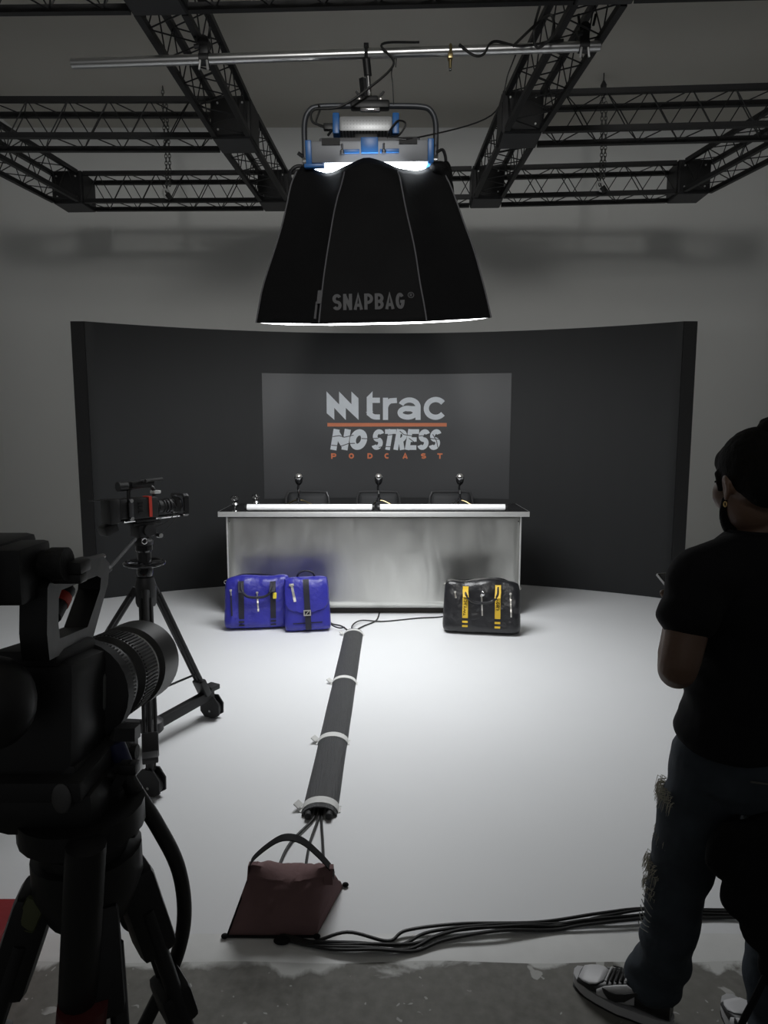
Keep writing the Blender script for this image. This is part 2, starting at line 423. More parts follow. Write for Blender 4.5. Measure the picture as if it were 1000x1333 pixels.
# sloping painted lip at the front of the white floor
mb = MB()
NX = 160; top = []; bot = []
for i in range(NX + 1):
    x = -5.3 + 10.6 * i / NX; nz = noise.noise(V((x * 3, 0, 0))) * .012
    top.append((mb.v((x, 2.092, .0)), mb.v((x, 2.06 + nz, -.001)), mb.v((x, 1.985 + nz, -.0045)), mb.v((x, 1.965 + nz, -.0075))))
for a, b in zip(top, top[1:]):
    for k in range(3): mb.f((a[k], a[k + 1], b[k + 1], b[k]))
LIP = 1
struct(mb.build('trim_1', mat('scuffed white paint', (.79, .795, .78), .5, var=.10, vscale=9, bump=.06, bscale=18)))
mb = MB(); mb.box((0, -.5, -.106), (10.6, 5.16, .2))
struct(mb.build('floor', M['concrete'], smooth=False))
def cyc(path, name):
    mb = MB(); prof = []
    r = .75
    for k in range(11):
        a = R(90 * k / 10); prof.append((r - r * math.sin(a), r - r * math.cos(a)))
    prof += [(0, 2.2), (0, 3.6), (0, CZ - .9)]
    for k in range(1, 7):
        a = R(90 * k / 6); prof.append((.9 - .9 * math.cos(a), CZ - .9 + .9 * math.sin(a)))
    g = [[mb.v((p[0] + n[0] * d, p[1] + n[1] * d, z + .001)) for d, z in prof] for p, n in path]
    for a, b in zip(g, g[1:]):
        for k in range(len(prof) - 1): mb.f((a[k], b[k], b[k + 1], a[k + 1]))
    o = mb.build(name, M['wall'])
    for p in o.data.polygons: p.use_smooth = True
    return struct(o)
RC = .9
cornL = [((-CXW + RC - RC * math.cos(R(a)), CY - RC + RC * math.sin(R(a))), (math.cos(R(a)), -math.sin(R(a)))) for a in range(0, 91, 10)]
cornR = [((CXW - RC + RC * math.cos(R(a)), CY - RC + RC * math.sin(R(a))), (-math.cos(R(a)), -math.sin(R(a)))) for a in range(90, -1, -10)]
cyc([((-CXW, -2), (1, 0)), ((-CXW, 4), (1, 0))] + cornL[:5], 'wall_left')
cyc(cornL[4:] + [((-2, CY), (0, -1)), ((2, CY), (0, -1))] + cornR[:6], 'wall_back')
cyc(cornR[5:] + [((CXW, 4), (-1, 0)), ((CXW, -2), (-1, 0))], 'wall_right')
mb = MB(); mb.box((0, 3.35, CZ + .052), (2 * CXW + .2, 10.8, .1)); struct(mb.build('ceiling', M['ceil'], smooth=False))

# ---- curved backdrop
RB, CB = 5.14, 2.24; EX = 2.80; TH = .07
def arcpt(r, a): return (r * math.sin(a), CB + r * math.cos(a))
a_in = math.asin(EX / RB); y_end = CB + RB * math.cos(a_in); a_out = math.acos((y_end - CB) / (RB + TH))
bd = thing('backdrop', 'tall curved black backdrop wall standing behind the counter', 'backdrop', (0, CB + RB, 0))
mb = MB(); NB = 64; HB = 2.66
g = []
for i in range(NB + 1):
    s_ = -1 + 2 * i / NB; xi, yi = arcpt(RB, a_in * s_); xo, yo = arcpt(RB + TH, a_out * s_)
    g.append([mb.v((xi, yi, .002)), mb.v((xi, yi, HB)), mb.v((xo, yo, HB)), mb.v((xo, yo, .002))])
for a, b in zip(g, g[1:]):
    for k in range(4): mb.f((a[k], b[k], b[(k + 1) % 4], a[(k + 1) % 4]))
mb.f(g[0]); mb.f(g[-1][::-1]); mb.build('panel_skin', M['backdrop'], bd)
mb = MB()
for sgn in (-1, 1):
    xi, yi = arcpt(RB, a_in * sgn); xo, yo = arcpt(RB + TH, a_out * sgn)
    mb = MB(); mb.box(((xi + xo) / 2, yi - .006, HB / 2), (abs(xo - xi), .012, HB - .004)); mb.build('end_cap', M['black_plastic'], bd, smooth=False)
def B(x, z, d=0):                    # x = arc length along the backdrop face from its middle
    a = x / RB; r = RB - .006 - d; p = arcpt(r, a); return V((p[0], p[1], z))
PX0, PX1, PZ0, PZ1 = -1.285, 1.34, .92, 2.235
po = thing('poster', 'charcoal vinyl poster with the podcast logos on the curved backdrop', 'poster', B(0, PZ0))
mb = MB(); g = []
for i in range(41):
    x = PX0 + (PX1 - PX0) * i / 40
    g.append([mb.v(B(x, PZ0, -.004)), mb.v(B(x, PZ1, -.004)), mb.v(B(x, PZ1, 0)), mb.v(B(x, PZ0, 0))])
for a, b in zip(g, g[1:]):
    for k in range(4): mb.f((a[k], b[k], b[(k + 1) % 4], a[(k + 1) % 4]))
mb.f(g[0]); mb.f(g[-1][::-1]); mb.build('vinyl_sheet', M['poster'], po)
def px2b(px, py):                    # logo drawn in poster units measured from the photograph
    return (px - 500) * .00832, 1.68 + (558.5 - py) * .00832 * .998
def LB(x, y, d=0):
    u, z = px2b(x, y); return B(u, z, .003 + d)
# zigzag symbol
def zz(n): return n
s6 = 170 / 1000.
def L6(x, y): return (420 + x * s6, 505 + y * s6)
mb = MB()
for poly in ([(38, 50), (135, 150), (180, 205), (180, 262), (95, 172), (95, 262), (38, 212)],
             [(132, 50), (225, 145), (278, 205), (278, 262), (182, 172), (182, 262), (132, 200)],
             [(225, 50), (278, 100), (278, 206), (225, 150)]):
    mb.prism([L6(*p) for p in poly], .0006, LB)
for poly in ([(38, 50), (278, 262), (225, 262)],): pass
sym = mb.build('zigzag_logo', M['white_print'], po, smooth=False)
mb = MB()
def six(pts): return [L6(*p) for p in pts]
W6 = 39
mb.prism(six([(340, 92), (384, 48), (384, 240), (362, 240), (340, 225)]), .0002, LB)
def pen(pts, d=0): ribbon(mb, six(pts), W6 * s6, LB, d)
pen([(362, 200)] + arc(410, 200, 48, 40, 180, 90, 8) + [(440, 240)], .0004)
pen([(384, 115), (440, 115)], .0006)
pen([(482, 262), (482, 96)]); pen([(482, 175)] + arc(548, 175, 66, 60, 180, 262, 8)[:0] + [(484, 160), (496, 135), (520, 119), (568, 116)], .0004)
pen([(600, 128)][:0] + arc(662, 165, 66, 52, 200, 360, 14) + [(728, 262)], 0)
pen(arc(650, 208, 58, 33, 0, 360, 26), .0005)
pen([(728, 178), (668, 178), (640, 178)], .0009)
pen(arc(860, 176, 70, 66, 38, 322, 26))
mb.build('lettering', M['white_print'], po, smooth=False)
mb = MB(); g = []
for i in range(25):
    x = L6(42 + (945 - 42) * i / 24, 0)[0]; g.append([mb.v(LB(x, L6(0, yy)[1], dd)) for yy, dd in ((285, 0), (312, 0), (312, .0006), (285, .0006))])
for a, b in zip(g, g[1:]):
    for k in range(4): mb.f((a[k], b[k], b[(k + 1) % 4], a[(k + 1) % 4]))
mb.f(g[0]); mb.f(g[-1]); mb.build('orange_rule', M['orange_print'], po, smooth=False)
LBy = lambda x, y, d=0: LB(x, -y, d)                       # text() draws upwards
mb = MB()
def t6(s, x0, x1, y1, y0, w, t, sh, gap):
    h = (y0 - y1) * s6; px, py = L6(x0, y0)
    text(mb, s, px, -py, h, w, gap, t, LBy, sh)
t6('NO', 62, 0, 332, 488, .84, .30, .17, .03)
t6('STRESS', 368, 0, 332, 488, .545, .225, .17, .012)
mb.build('lettering', M['white_print'], po, smooth=False)
mb = MB()
for pts in ([(80, 388), (130, 380), (170, 392), (240, 376)], [(70, 452), (150, 458), (200, 440), (250, 438)], [(300, 402), (360, 404), (420, 400), (470, 380), (540, 372)],
            [(590, 345), (620, 372), (700, 385), (760, 380), (830, 402), (890, 408)], [(840, 370), (870, 420), (880, 470)], [(430, 470), (470, 462), (520, 464)], [(660, 400), (700, 430), (740, 425), (720, 455)]):
    ribbon(mb, six(pts), 6 * s6, LB, .0022)
mb.build('crack_lines', M['crack_print'], po, smooth=False)
mb = MB()
for ch, x in zip('PODCAST', (68, 202, 344, 474, 612, 752, 876)):
    px, py = L6(x, 555); text(mb, ch, px, -py, 42 * s6, .95, 0, .26, LBy)
mb.build('lettering', M['orange_print'], po, smooth=False)

# ================================================================== COUNTER
DX = -.09; DY0, DY1 = 5.93, 6.56; DZ = .945
ct = thing('counter', 'long bar counter clad in brushed steel with a black top', 'counter', (DX, 6.25, 0))
MB().box((DX, 6.29, .505), (2.58, .50, .86), bev=.004).build('body', M['black_plate'], ct)
mb = MB(); g = []
for i in range(41):                 # thin sheet that is not quite flat
    x = DX - 1.30 + 2.60 * i / 40; row = []
    for k in range(15):
        z = .065 + (.925 - .065) * k / 14
        row.append(mb.v((x, 6.0 + noise.noise(V((x * 1.6, z * 1.1, 3))) * .006, z)))
    g.append(row)
for a, b in zip(g, g[1:]):
    for k in range(14): mb.f((a[k], b[k], b[k + 1], a[k + 1]))
o = mb.build('steel_front', M['steel'], ct)
q = o.modifiers.new('thick', 'SOLIDIFY'); q.thickness = .004
for sx in (-1, 1):
    MB().box((DX + sx * 1.302, 6.0, .495), (.012, .02, .86)).build('corner_strip', M['edge_steel'], ct, smooth=False)
    for zz_ in (.12, .85):
        MB().cyl((DX + sx * 1.28, 5.985, zz_), (DX + sx * 1.28, 6.0, zz_), .006).build('screw', M['chrome'], ct)
MB().box((DX, 6.29, .035), (2.46, .44, .07)).build('plinth', M['plinth'], ct, smooth=False)
MB().box((DX, (DY0 + DY1) / 2, DZ - .012), (2.72, DY1 - DY0, .024), bev=.002).build('countertop', M['gloss_top'], ct)
MB().box((DX, DY0 - .004, DZ - .023), (2.726, .01, .044), bev=.001).build('front_edge', M['edge_steel'], ct)
for sx in (-1, 1): MB().box((DX + sx * 1.361, (DY0 + DY1) / 2, DZ - .023), (.008, DY1 - DY0, .044)).build('side_edge', M['edge_steel'], ct, smooth=False)
for i, (x0, x1, lb) in enumerate(((-1.225, -.085, 'left one of the two white light tubes lying along the counter edge'), (-.055, 1.085, 'right one of the two white light tubes lying along the counter edge'))):
    t = thing('light_tube', lb, 'tube', ((x0 + x1) / 2, 5.975, DZ), group='white tubes on the counter')
    MB().cyl((x0 + .02, 5.975, DZ + .032), (x1 - .02, 5.975, DZ + .032), .029, seg=20).build('tube', M['white_tube'], t)
    for x in (x0, x1 - .02): MB().cyl((x, 5.975, DZ + .032), (x + .02, 5.975, DZ + .032), .030, seg=20).build('end_fitting', M['black_plastic'], t)
    for x in (x0 + .012, x1 - .012): MB().box((x, 5.972, DZ + .006), (.028, .07, .012)).build('clip', M['black_plastic'], t, smooth=False)

# microphones
def mic(x, y, label, rz):
    t = thing('microphone', label, 'microphone', (x, y, DZ), rz, 'desk microphones on the counter'); t.scale = (1.3, 1.3, 1.04); Mx = mw(t)
    for k in range(3):
        a = R(90 + 120 * k + 20); MB(Mx).tube(sm([(0, 0, .052), (math.cos(a) * .04, math.sin(a) * .04, .045), (math.cos(a) * .105, math.sin(a) * .105, .005)], 5), .006, rs=None).build('leg', M['brass'] if k != 1 else M['chrome'], t)
    MB(Mx).cyl((0, 0, .04), (0, 0, .075), .014).build('hub', M['black_metal'], t)
    MB(Mx).tube(sm([(0, 0, .07), (.002, 0, .12), (-.006, -.004, .165), (0, -.006, .2)], 5), .0075).build('stem', M['gloss_black'], t)
    MB(Mx).cyl((0, -.004, .11), (-.003, -.005, .145), .009).build('stem_collar', M['chrome'], t)
    h = MB(Mx).lathe([(.008, .19), (.017, .198), (.025, .215), (.028, .238), (.028, .24)], (0, -.006, 0)).build('mic_body', M['gloss_black'], t)
    MB(Mx).lathe([(.0285, .238), (.031, .245), (.031, .262), (.027, .266)], (0, -.006, 0)).build('chrome_band', M['chrome'], t)
    MB(Mx).lathe([(.025, .262), (.024, .275), (.018, .287), (.008, .292), (.001, .293)], (0, -.006, 0)).build('grille', M['silver_zip'], t)
    return t
mic(-.80, 6.36, 'desk microphone on small tripod legs at the left seat', R(40))
mic(-.05, 6.36, 'desk microphone on small tripod legs at the middle seat', R(0))
mic(.71, 6.36, 'desk microphone on small tripod legs at the right seat', R(-18))
# stemmed glasses
def goblet(x, y, label):
    t = thing('goblet', label, 'glass', (x, y, DZ), 0, 'round glasses at the left end of the counter'); Mx = mw(t)
    MB(Mx).lathe([(.034, 0), (.033, .003), (.006, .006), (.005, .03), (.012, .034)], seg=20).build('foot', M['chrome'], t)
    MB(Mx).lathe([(.010, .034), (.026, .042), (.033, .056), (.027, .070), (.012, .076)], seg=20).build('lower_bulb', M['chrome'], t)
    MB(Mx).lathe([(.012, .076), (.030, .086), (.038, .105), (.034, .124), (.022, .134), (.020, .134), (.031, .123), (.035, .105), (.028, .088), (.010, .079)], seg=24).build('bowl', M['glass'], t)
goblet(-1.315, 5.99, 'round shiny glass nearest the left end of the counter')
goblet(-1.155, 6.12, 'round shiny glass just right of the one at the counter end')
# chairs behind the counter
def chair(x, label):
    t = thing('office_chair', label, 'chair', (x, 6.86, 0), 0, 'chairs behind the counter'); Mx = mw(t)
    MB(Mx).box((0, 0, .47), (.48, .44, .07), bev=.03).build('seat', M['chair_mesh'], t)
    pts = [(-.225, .2, .62), (-.225, .235, .90), (-.205, .25, .985), (-.16, .255, 1.005), (.16, .255, 1.005), (.205, .25, .985), (.225, .235, .90), (.225, .2, .62)]
    MB(Mx).tube(sm(pts, 5), .012).build('back_frame', M['chair_frame'], t)
    mb = MB(Mx); rows = []
    for i in range(9):
        u = -1 + 2 * i / 8; rows.append([mb.v((u * .215, .2 + .05 * k / 6 - .03 * (1 - u * u) + .02, .60 + .395 * k / 6)) for k in range(7)])
    for a, b in zip(rows, rows[1:]):
        for k in range(6): mb.f((a[k], b[k], b[k + 1], a[k + 1]))
    o = mb.build('backrest', M['chair_mesh'], t); q = o.modifiers.new('t', 'SOLIDIFY'); q.thickness = .006
    MB(Mx).bar((0, .1, .44), (0, .22, .64), .06, .02).build('back_bracket', M['chair_frame'], t)
    MB(Mx).cyl((0, 0, .10), (0, 0, .44), .028).build('gas_column', M['chair_frame'], t)
    for k in range(5):
        a = R(72 * k + 18); l = MB(Mx).bar((0, 0, .11), (math.cos(a) * .29, math.sin(a) * .29, .075), .035, .03, bev=.005).build('leg', M['chair_frame'], t)
        MB(Mx).cyl((math.cos(a) * .29 - .02, math.sin(a) * .29, .03), (math.cos(a) * .29 + .02, math.sin(a) * .29, .03), .03).build('castor', M['rubber'], l)
    for sx in (-1, 1): MB(Mx).tube(sm([(sx * .2, .02, .45), (sx * .27, .02, .5), (sx * .28, .0, .66), (sx * .28, -.12, .67)], 4), .014).build('armrest', M['chair_frame'], t)
chair(-.80, 'mesh backed black chair behind the left microphone')
chair(-.06, 'mesh backed black chair behind the middle microphone')
chair(.70, 'mesh backed black chair behind the right microphone')

# ================================================================== BAGS
def bag_shape(w, d, h, top=.8, seed=0, crease=.012, p=9, slump=.0):
    def front(x, z, s=-1):
        v = max(-1, min(1, 2 * z / h - 1)); ww = w / 2 * (1 - .05 * (v + 1) / 2)
        u = max(-1, min(1, x / ww))
        T = d / 2 * (1 - abs(u) ** p) ** (1 / 3) * (1 - abs(v) ** (p + 1 if v < 0 else 6)) ** (1 / 2.6) * (1 - (1 - top) * (v + 1) / 2)
        n = noise.noise(V((x * 7 + seed, z * 7, s * 3))) * crease * (.35 + .65 * max(0, v)) + (abs(noise.noise(V((x * 19 + seed, z * 11, 5)))) - .2) * crease * .6
        return s * (T + n * min(1, T / (d * .25)))
    front.h = h; front.dz = lambda x, z: slump * (noise.noise(V((x * 5 + seed, 2, seed))) - .35 * abs(2 * x / w) ** 3) * (z / h) ** 2
    return front
def bag_mesh(Mx, fr, w, h, n=36):
    mb = MB(Mx); g = {}
    for s in (-1, 1):
        for i in range(n + 1):
            for k in range(n + 1):
                u = math.sin((-1 + 2 * i / n) * math.pi / 2); v = math.sin((-1 + 2 * k / n) * math.pi / 2)
                cu = 1 - .05 * abs(v) ** 9; cv = 1 - (.035 + .035 * (v > 0)) * abs(u) ** 9
                x = u * cu * w / 2 * (1 - .05 * (v + 1) / 2); z = (v * cv + 1) / 2 * h
                edge = i in (0, n) or k in (0, n)
                if edge and s == 1: g[(s, i, k)] = g[(-1, i, k)]; continue
                zz = h / 2 * (v + 1); xx = u * w / 2 * (1 - .05 * (v + 1) / 2)
                g[(s, i, k)] = mb.v((x, 0 if edge else fr(xx, zz, s), z + fr.dz(x, z)))
    for s in (-1, 1):
        for i in range(n):
            for k in range(n): mb.f((g[(s, i, k)], g[(s, i + 1, k)], g[(s, i + 1, k + 1)], g[(s, i, k + 1)]))
    return mb
def on(fr, x, z, off=.003): return V((x, fr(x, z) - off, z + fr.dz(x, z)))
def strapline(Mx, fr, x0, z0, x1, z1, wd, n=14, off=.002, th=.003):
    mb = MB(Mx); pts = [on(fr, x0 + (x1 - x0) * i / n, z0 + (z1 - z0) * i / n, off) for i in range(n + 1)]
    dx, dz = x1 - x0, z1 - z0; l = math.hypot(dx, dz)
    return mb.strip(pts, (wd * dz / l, 0, -wd * dx / l), (0, -th, 0))
def duffel(name, label, loc, rz, lean, w, d, h, leather, web, yellow):
    t = thing(name, label, 'bag', loc, rz); t.rotation_euler = (lean, 0, rz); Mx = mw(t)
    fr = bag_shape(w, d, h, .72, seed=loc[0] * 9, crease=.024, slump=.028)
    bag_mesh(Mx, fr, w, h).build('body', leather, t)
    if not yellow: pass
    for sx in (-1, 1):
        x = sx * .13
        strapline(Mx, fr, x, .13 if yellow else .09, x + sx * -.0, h * .90, .045, off=.004).build('strap', web, t)
        for z in (.055, .09) if yellow else (.03, .06):
            strapline(Mx, fr, x, z, x, z + (.016 if yellow else .014), .045, n=2, off=.004).build('strap_bar', web, t)
    # carry handle falling forward
    y0 = fr(0, h * .7) - .03
    hp = [on(fr, -.13, h * .86, .01), V((-.125, y0 - .01, h * .74)), V((-.08, y0 - .02, h * .63)), V((0, y0 - .025, h * .60)), V((.08, y0 - .02, h * .63)), V((.125, y0 - .01, h * .74)), on(fr, .13, h * .86, .01)]
    hd = MB(Mx).tube(sm(hp, 6), .011, seg=8).build('handle', M['black_leather'] if yellow else M['navy_web'], t)
    for sx in (-1, 1):
        MB(Mx).strip([on(fr, sx * .13, h * .90, .006), V((sx * .13, y0 + .006, h * .80)), V((sx * .125, y0 - .022, h * .70))], (.046, 0, 0), (0, -.005, 0)).build('handle_tab', web, t)
    MB(Mx).tube(sm([on(fr, -w * .40, h * .93, .002) + V((0, .04, .01)), V((-w * .2, 0, h + fr.dz(-w * .2, h))), V((w * .2, 0, h + fr.dz(w * .2, h))), on(fr, w * .40, h * .93, .002) + V((0, .04, .01))], 8), .006).build('top_zip', M['black_web'], t)
    for x, z0, z1, kind in ((0, .15, .30, 1), ((.23 if yellow else -.215), .15 if yellow else .12, .33, 1), ((-.215 if yellow else .24), .29, .33, 0)):
        zp = strapline(Mx, fr, x + .008, z0, x, z1, .012, off=.003).build('zip', M['silver_zip'] if yellow or kind == 1 and x == 0 else M['navy_web'], t)
        p = on(fr, x, z1, .008); MB(Mx).cyl(p, p + V((.004, -.003, -.035)), .0055, seg=8).build('zip_pull', M['silver_zip'], zp)
        MB(Mx).box(p + V((0, 0, .008)), (.02, .008, .016), bev=.003).build('zip_slider', M['silver_zip'], zp)
    for sx in (-1, 1):
        MB(Mx).torus((sx * w * .47, 0, h * .86), .014, .003, Matrix.Rotation(R(90), 4, 'X')).build('side_ring', M['silver_zip'], t)
    return t, fr, Mx
t, fr, Mx = duffel('duffel_bag', 'black leather duffel bag with yellow webbing straps right of the counter front', (.80, 5.46, .004), R(-9), R(-6), .64, .22, .435, M['black_leather'], M['yellow_web'], True)
def txt_strap(Mx, fr, s, x0, z0, up, parent):
    mb = MB(Mx)
    fn = (lambda x, y, d=0: on(fr, x0 - y, z0 + x, .0085 + d)) if up else (lambda x, y, d=0: on(fr, x0 + y, z0 - x, .0085 + d))
    text(mb, s, 0, -.014, .028, .72, .14, .17, fn); mb.build('lettering', M['black_web'], parent, smooth=False)
txt_strap(Mx, fr, 'TOIYACVI', -.13, .15, True, t); txt_strap(Mx, fr, 'AGRY', .13, .285, False, t)
pz = on(fr, .01, .325, .02); MB(Mx).ell(pz, (.016, .007, .022)).build('hang_tag', M['chrome'], t)
t, fr, Mx = duffel('duffel_bag', 'cobalt blue leather duffel bag with navy straps at the left', (-1.06, 5.60, .004), R(7), R(-6), .56, .22, .45, M['blue_leather'], M['navy_web'], False)
p = on(fr, .145, .285, .035); MB(Mx).box(p, (.03, .012, .05), bev=.004).build('yellow_tag', M['yellow_tag'], t)
# backpack
t = thing('backpack', 'cobalt blue leather backpack with a rounded flap leaning on the blue duffel', 'bag', (-.63, 5.52, .004), R(5)); t.rotation_euler = (R(-8), R(-2), R(6)); Mx = mw(t)
w_, d_, h_ = .385, .17, .445
fr = bag_shape(w_, d_, h_, .8, seed=2, crease=.011, slump=.012)
bag_mesh(Mx, fr, w_, h_).build('body', M['blue_leather'], t)
mb = MB(Mx); outl = []
fw = .365
for k in range(15): outl.append((-fw / 2 * .96 + fw * .96 * k / 14, h_ * .985))
rr = .09; zb = .165
outl += [(fw / 2, h_ * .8), (fw / 2, h_ * .6)] + [(fw / 2 - rr + rr * math.cos(R(a)), zb + rr - rr * math.sin(R(a))) for a in range(0, 91, 15)]
outl += [(x, zb - .012) for x in (.06, .0, -.06)] + [(-fw / 2 + rr - rr * math.sin(R(a)), zb + rr - rr * math.cos(R(a))) for a in range(0, 91, 15)] + [(-fw / 2, h_ * .6), (-fw / 2, h_ * .8)]
cc = V((0, (h_ + zb) / 2))
g = []
for s_ in (0, .25, .5, .75, .95, 1.0):
    g.append([mb.v(on(fr, cc.x + (x - cc.x) * s_, cc.y + (z - cc.y) * s_, .016 if s_ < 1 else .006)) for x, z in outl])
n_ = len(outl)
for a, b in zip(g[1:], g[2:]):
    for k in range(n_): mb.f((a[k], a[(k + 1) % n_], b[(k + 1) % n_], b[k]))
cv = mb.v(on(fr, cc.x, cc.y, .016))
for k in range(n_): mb.f((cv, g[1][k], g[1][(k + 1) % n_]))
o = mb.build('flap', M['blue_leather'], t)
st = strapline(Mx, fr, .005, .012, .0, h_ * .96, .048, n=16, off=.0205, th=.004).build('centre_strap', M['navy_web'], t)
p = on(fr, 0, .155, .032); MB(Mx).loop_prism([(-.03, -.024), (.03, -.024), (.03, .024), (-.03, .024)], [(-.02, -.014), (.02, -.014), (.02, .014), (-.02, .014)], .008, lambda x, y, d: p + V((x, d - .004, y))).build('buckle', M['silver_zip'], t)
MB(Mx).bar(p + V((-.014, -.006, -.016)), p + V((.014, -.006, .016)), .008, .006).build('buckle_pin', M['silver_zip'], t)
MB(Mx).tube(sm([(-.075, 0, h_ - .006), (-.055, -.01, h_ + .03), (0, -.015, h_ + .048), (.055, -.01, h_ + .03), (.075, 0, h_ - .006)], 6), .008).build('top_handle', M['navy_web'], t)
zp = strapline(Mx, fr, -.095, h_ * .56, -.118, h_ * .88, .02, off=.018, th=.004).build('zip', M['silver_zip'], t)
p = on(fr, -.118, h_ * .87, .024); MB(Mx).box(p, (.04, .012, .02), bev=.004).build('zip_slider', M['silver_zip'], zp)
strapline(Mx, fr, -.12, .07, .12, .07, .008, off=.004).build('pocket_seam', M['navy_web'], t)
MB(Mx).tube(sm([(.17, .02, .05), (.21, -.01, .02), (.26, -.05, .006), (.3, -.02, .005)], 5), .006).build('loose_strap', M['navy_web'], t)

# ================================================================== CABLE COVER ON THE FLOOR
P0, P1 = V((-.282, 2.78, 0)), V((-.248, 5.42, 0)); ax = (P1 - P0).normalized(); sd = V((ax.y, -ax.x, 0))
cv_ = thing('cable_cover', 'long ribbed black rubber mat wrapped over the cables on the white floor', 'cable cover', P0)
def coverprof(sc_=1., lift=0.):
    return [(.0775 * sc_ * math.cos(R(a)), max(.002, .048 * sc_ * math.sin(R(a))) + lift) for a in range(180, -1, -12)]
mb = MB(); g = []
for i in range(41):
    s_ = (P1 - P0).length * i / 40; c = P0 + ax * s_; wob = 1 + .02 * noise.noise(V((s_ * 3, 0, 0)))
    g.append([mb.v(c + sd * (x * wob) + V((0, 0, z))) for x, z in coverprof()] + [mb.v(c + sd * (x * wob) + V((0, 0, z))) for x, z in [(.9 * a, b * .86) for a, b in coverprof()][::-1]])
n_ = len(g[0])
for a, b in zip(g, g[1:]):
    for k in range(n_): mb.f((a[k], a[(k + 1) % n_], b[(k + 1) % n_], b[k]))
for rg in (g[0], g[-1]):
    for k in range(n_ // 2 - 1): mb.f((rg[k], rg[k + 1], rg[n_ - 2 - k], rg[n_ - 1 - k]))
mb.build('rubber_mat', M['mat_rubber'], cv_)
def strap(s_, wid):
    mb = MB(); g = []
    for ds in (-wid / 2, wid / 2):
        c = P0 + ax * (s_ + ds)
        g.append([mb.v(c + sd * x + V((0, 0, z))) for x, z in [(-.095, .002)] + coverprof(1.05) + [(.09, .002)]])
    g2 = [[mb.bm.verts.new(v.co + V((0, 0, -.004 if 0 < k < len(r) - 1 else .004))) for k, v in enumerate(r)] for r in g]
    m_ = len(g[0])
    for k in range(m_ - 1):
        mb.f((g[0][k], g[0][k + 1], g[1][k + 1], g[1][k])); mb.f((g[0][k], g2[0][k], g2[0][k + 1], g[0][k + 1])); mb.f((g[1][k], g[1][k + 1], g2[1][k + 1], g2[1][k]))
    o = mb.build('tie_strap', M['white_strap'], cv_)
    c = P0 + ax * s_ - sd * .088
    MB().bar(c + V((0, 0, .014)), c - sd * .022 + ax * .01 + V((0, 0, .03)), wid * .8, .006).build('strap_end', M['white_strap'], o)
strap(.055, .05); strap(.70, .05); strap(1.55, .045); strap(2.60, .04)
for k in (-1, 1):
    MB().tube([P0 + sd * (k * .045) + V((0, 0, .018)) - ax * .03, P0 + sd * (k * .045) + V((0, 0, .018)) + ax * .06], .015, seg=12).build('rolled_edge', M['rubber'], cv_)
def cable(pts, r, label, seg=8, n=8, m='cable', group=None, name='cable'):
    return tag(MB().tube(sm(pts, n), r, seg).build(name, M[m]), label, 'cable', group)
cable([P1 - ax * .04 + V((.0, 0, .015)), P1 + V((.01, .05, .012)), (-.17, 5.62, .008), (-.07, 5.78, .008), (-.04, 6.05, .008)], .006, 'thin black cable running from the cable cover straight to the counter plinth')
cable([P1 - ax * .04 + V((-.02, 0, .012)), P1 + V((-.04, .04, .008)), (-.36, 5.62, .007), (-.46, 5.72, .007), (-.50, 6.05, .007)], .006, 'thin black cable from the cable cover towards the blue backpack')
cable([P1 - ax * .04 + V((.03, 0, .012)), P1 + V((-.02, .1, .03)), (-.2, 5.74, .02), (0, 5.76, .007), (.3, 5.86, .007), (.50, 5.9, .007), (.66, 6.02, .007)], .006, 'thin black cable along the counter foot towards the black bag')

# ================================================================== SANDBAG
sb = thing('sandbag', 'maroon canvas sandbag with a black carry loop on the white floor', 'sandbag', (-.35, 2.2, 0))
mb = MB(); NU, NV = 26, 30; g = []
for i in range(NU + 1):
    u = i / NU; rows = []
    xr = -.452 + (.262) * u                  # ridge
    zr = .178 - .012 * u + .012 * math.cos(u * math.pi * 2); yr = 2.185 + .005 * u
    xf = -.520 + (.295) * u; yf = 2.075 + .0 * u
    xb = -.43 + (.28) * u; yb = 2.345 - .02 * u
    for k in range(NV + 1):
        v = -1 + 2 * k / NV; s_ = abs(v)
        tgt = V((xf, yf, .0)) if v < 0 else V((xb, yb, .0))
        p = V((xr, yr, zr)).lerp(tgt, s_)
        puff = math.sin(s_ * math.pi) ** .8 * .035 * (1 - abs(2 * u - 1) ** 4)
        p += V((0, -1 if v < 0 else 1, .55)) * puff
        p.z += noise.noise(V((p.x * 13, p.y * 11, 1))) * .012 * math.sin(s_ * math.pi)
        p += V((0, -.4 if v < 0 else .4, .8)) * (math.sin(u * 37 + 2 * math.sin(u * 9)) * .0045 * math.exp(-s_ * 5) * min(1, s_ * 12))
        cr = noise.noise(V((u * 2.2 + s_ * 1.6, s_ * 2.4 - u, 4))); p += V((0, -.8 if v < 0 else .8, .5)) * ((abs(cr) - .25) * .035 * math.sin(s_ * math.pi))
        if s_ < .15: p.y += (.012 if v > 0 else -.012)
        rows.append(mb.v((p.x, p.y, max(.003, p.z))))
    g.append(rows)
for a, b in zip(g, g[1:]):
    for k in range(NV): mb.f((a[k], b[k], b[k + 1], a[k + 1]))
for row in (g[0], g[-1]):
    for k in range(NV // 2): 
        if k < NV // 2 - 1: mb.f((row[k], row[k + 1], row[NV - 1 - k], row[NV - k]))
        else: mb.f((row[k], row[k + 1], row[k + 2]))
for k in range(NU): mb.f((g[k][0], g[k + 1][0], g[k + 1][NV], g[k][NV]))
mb.build('canvas_body', M['maroon'], sb)
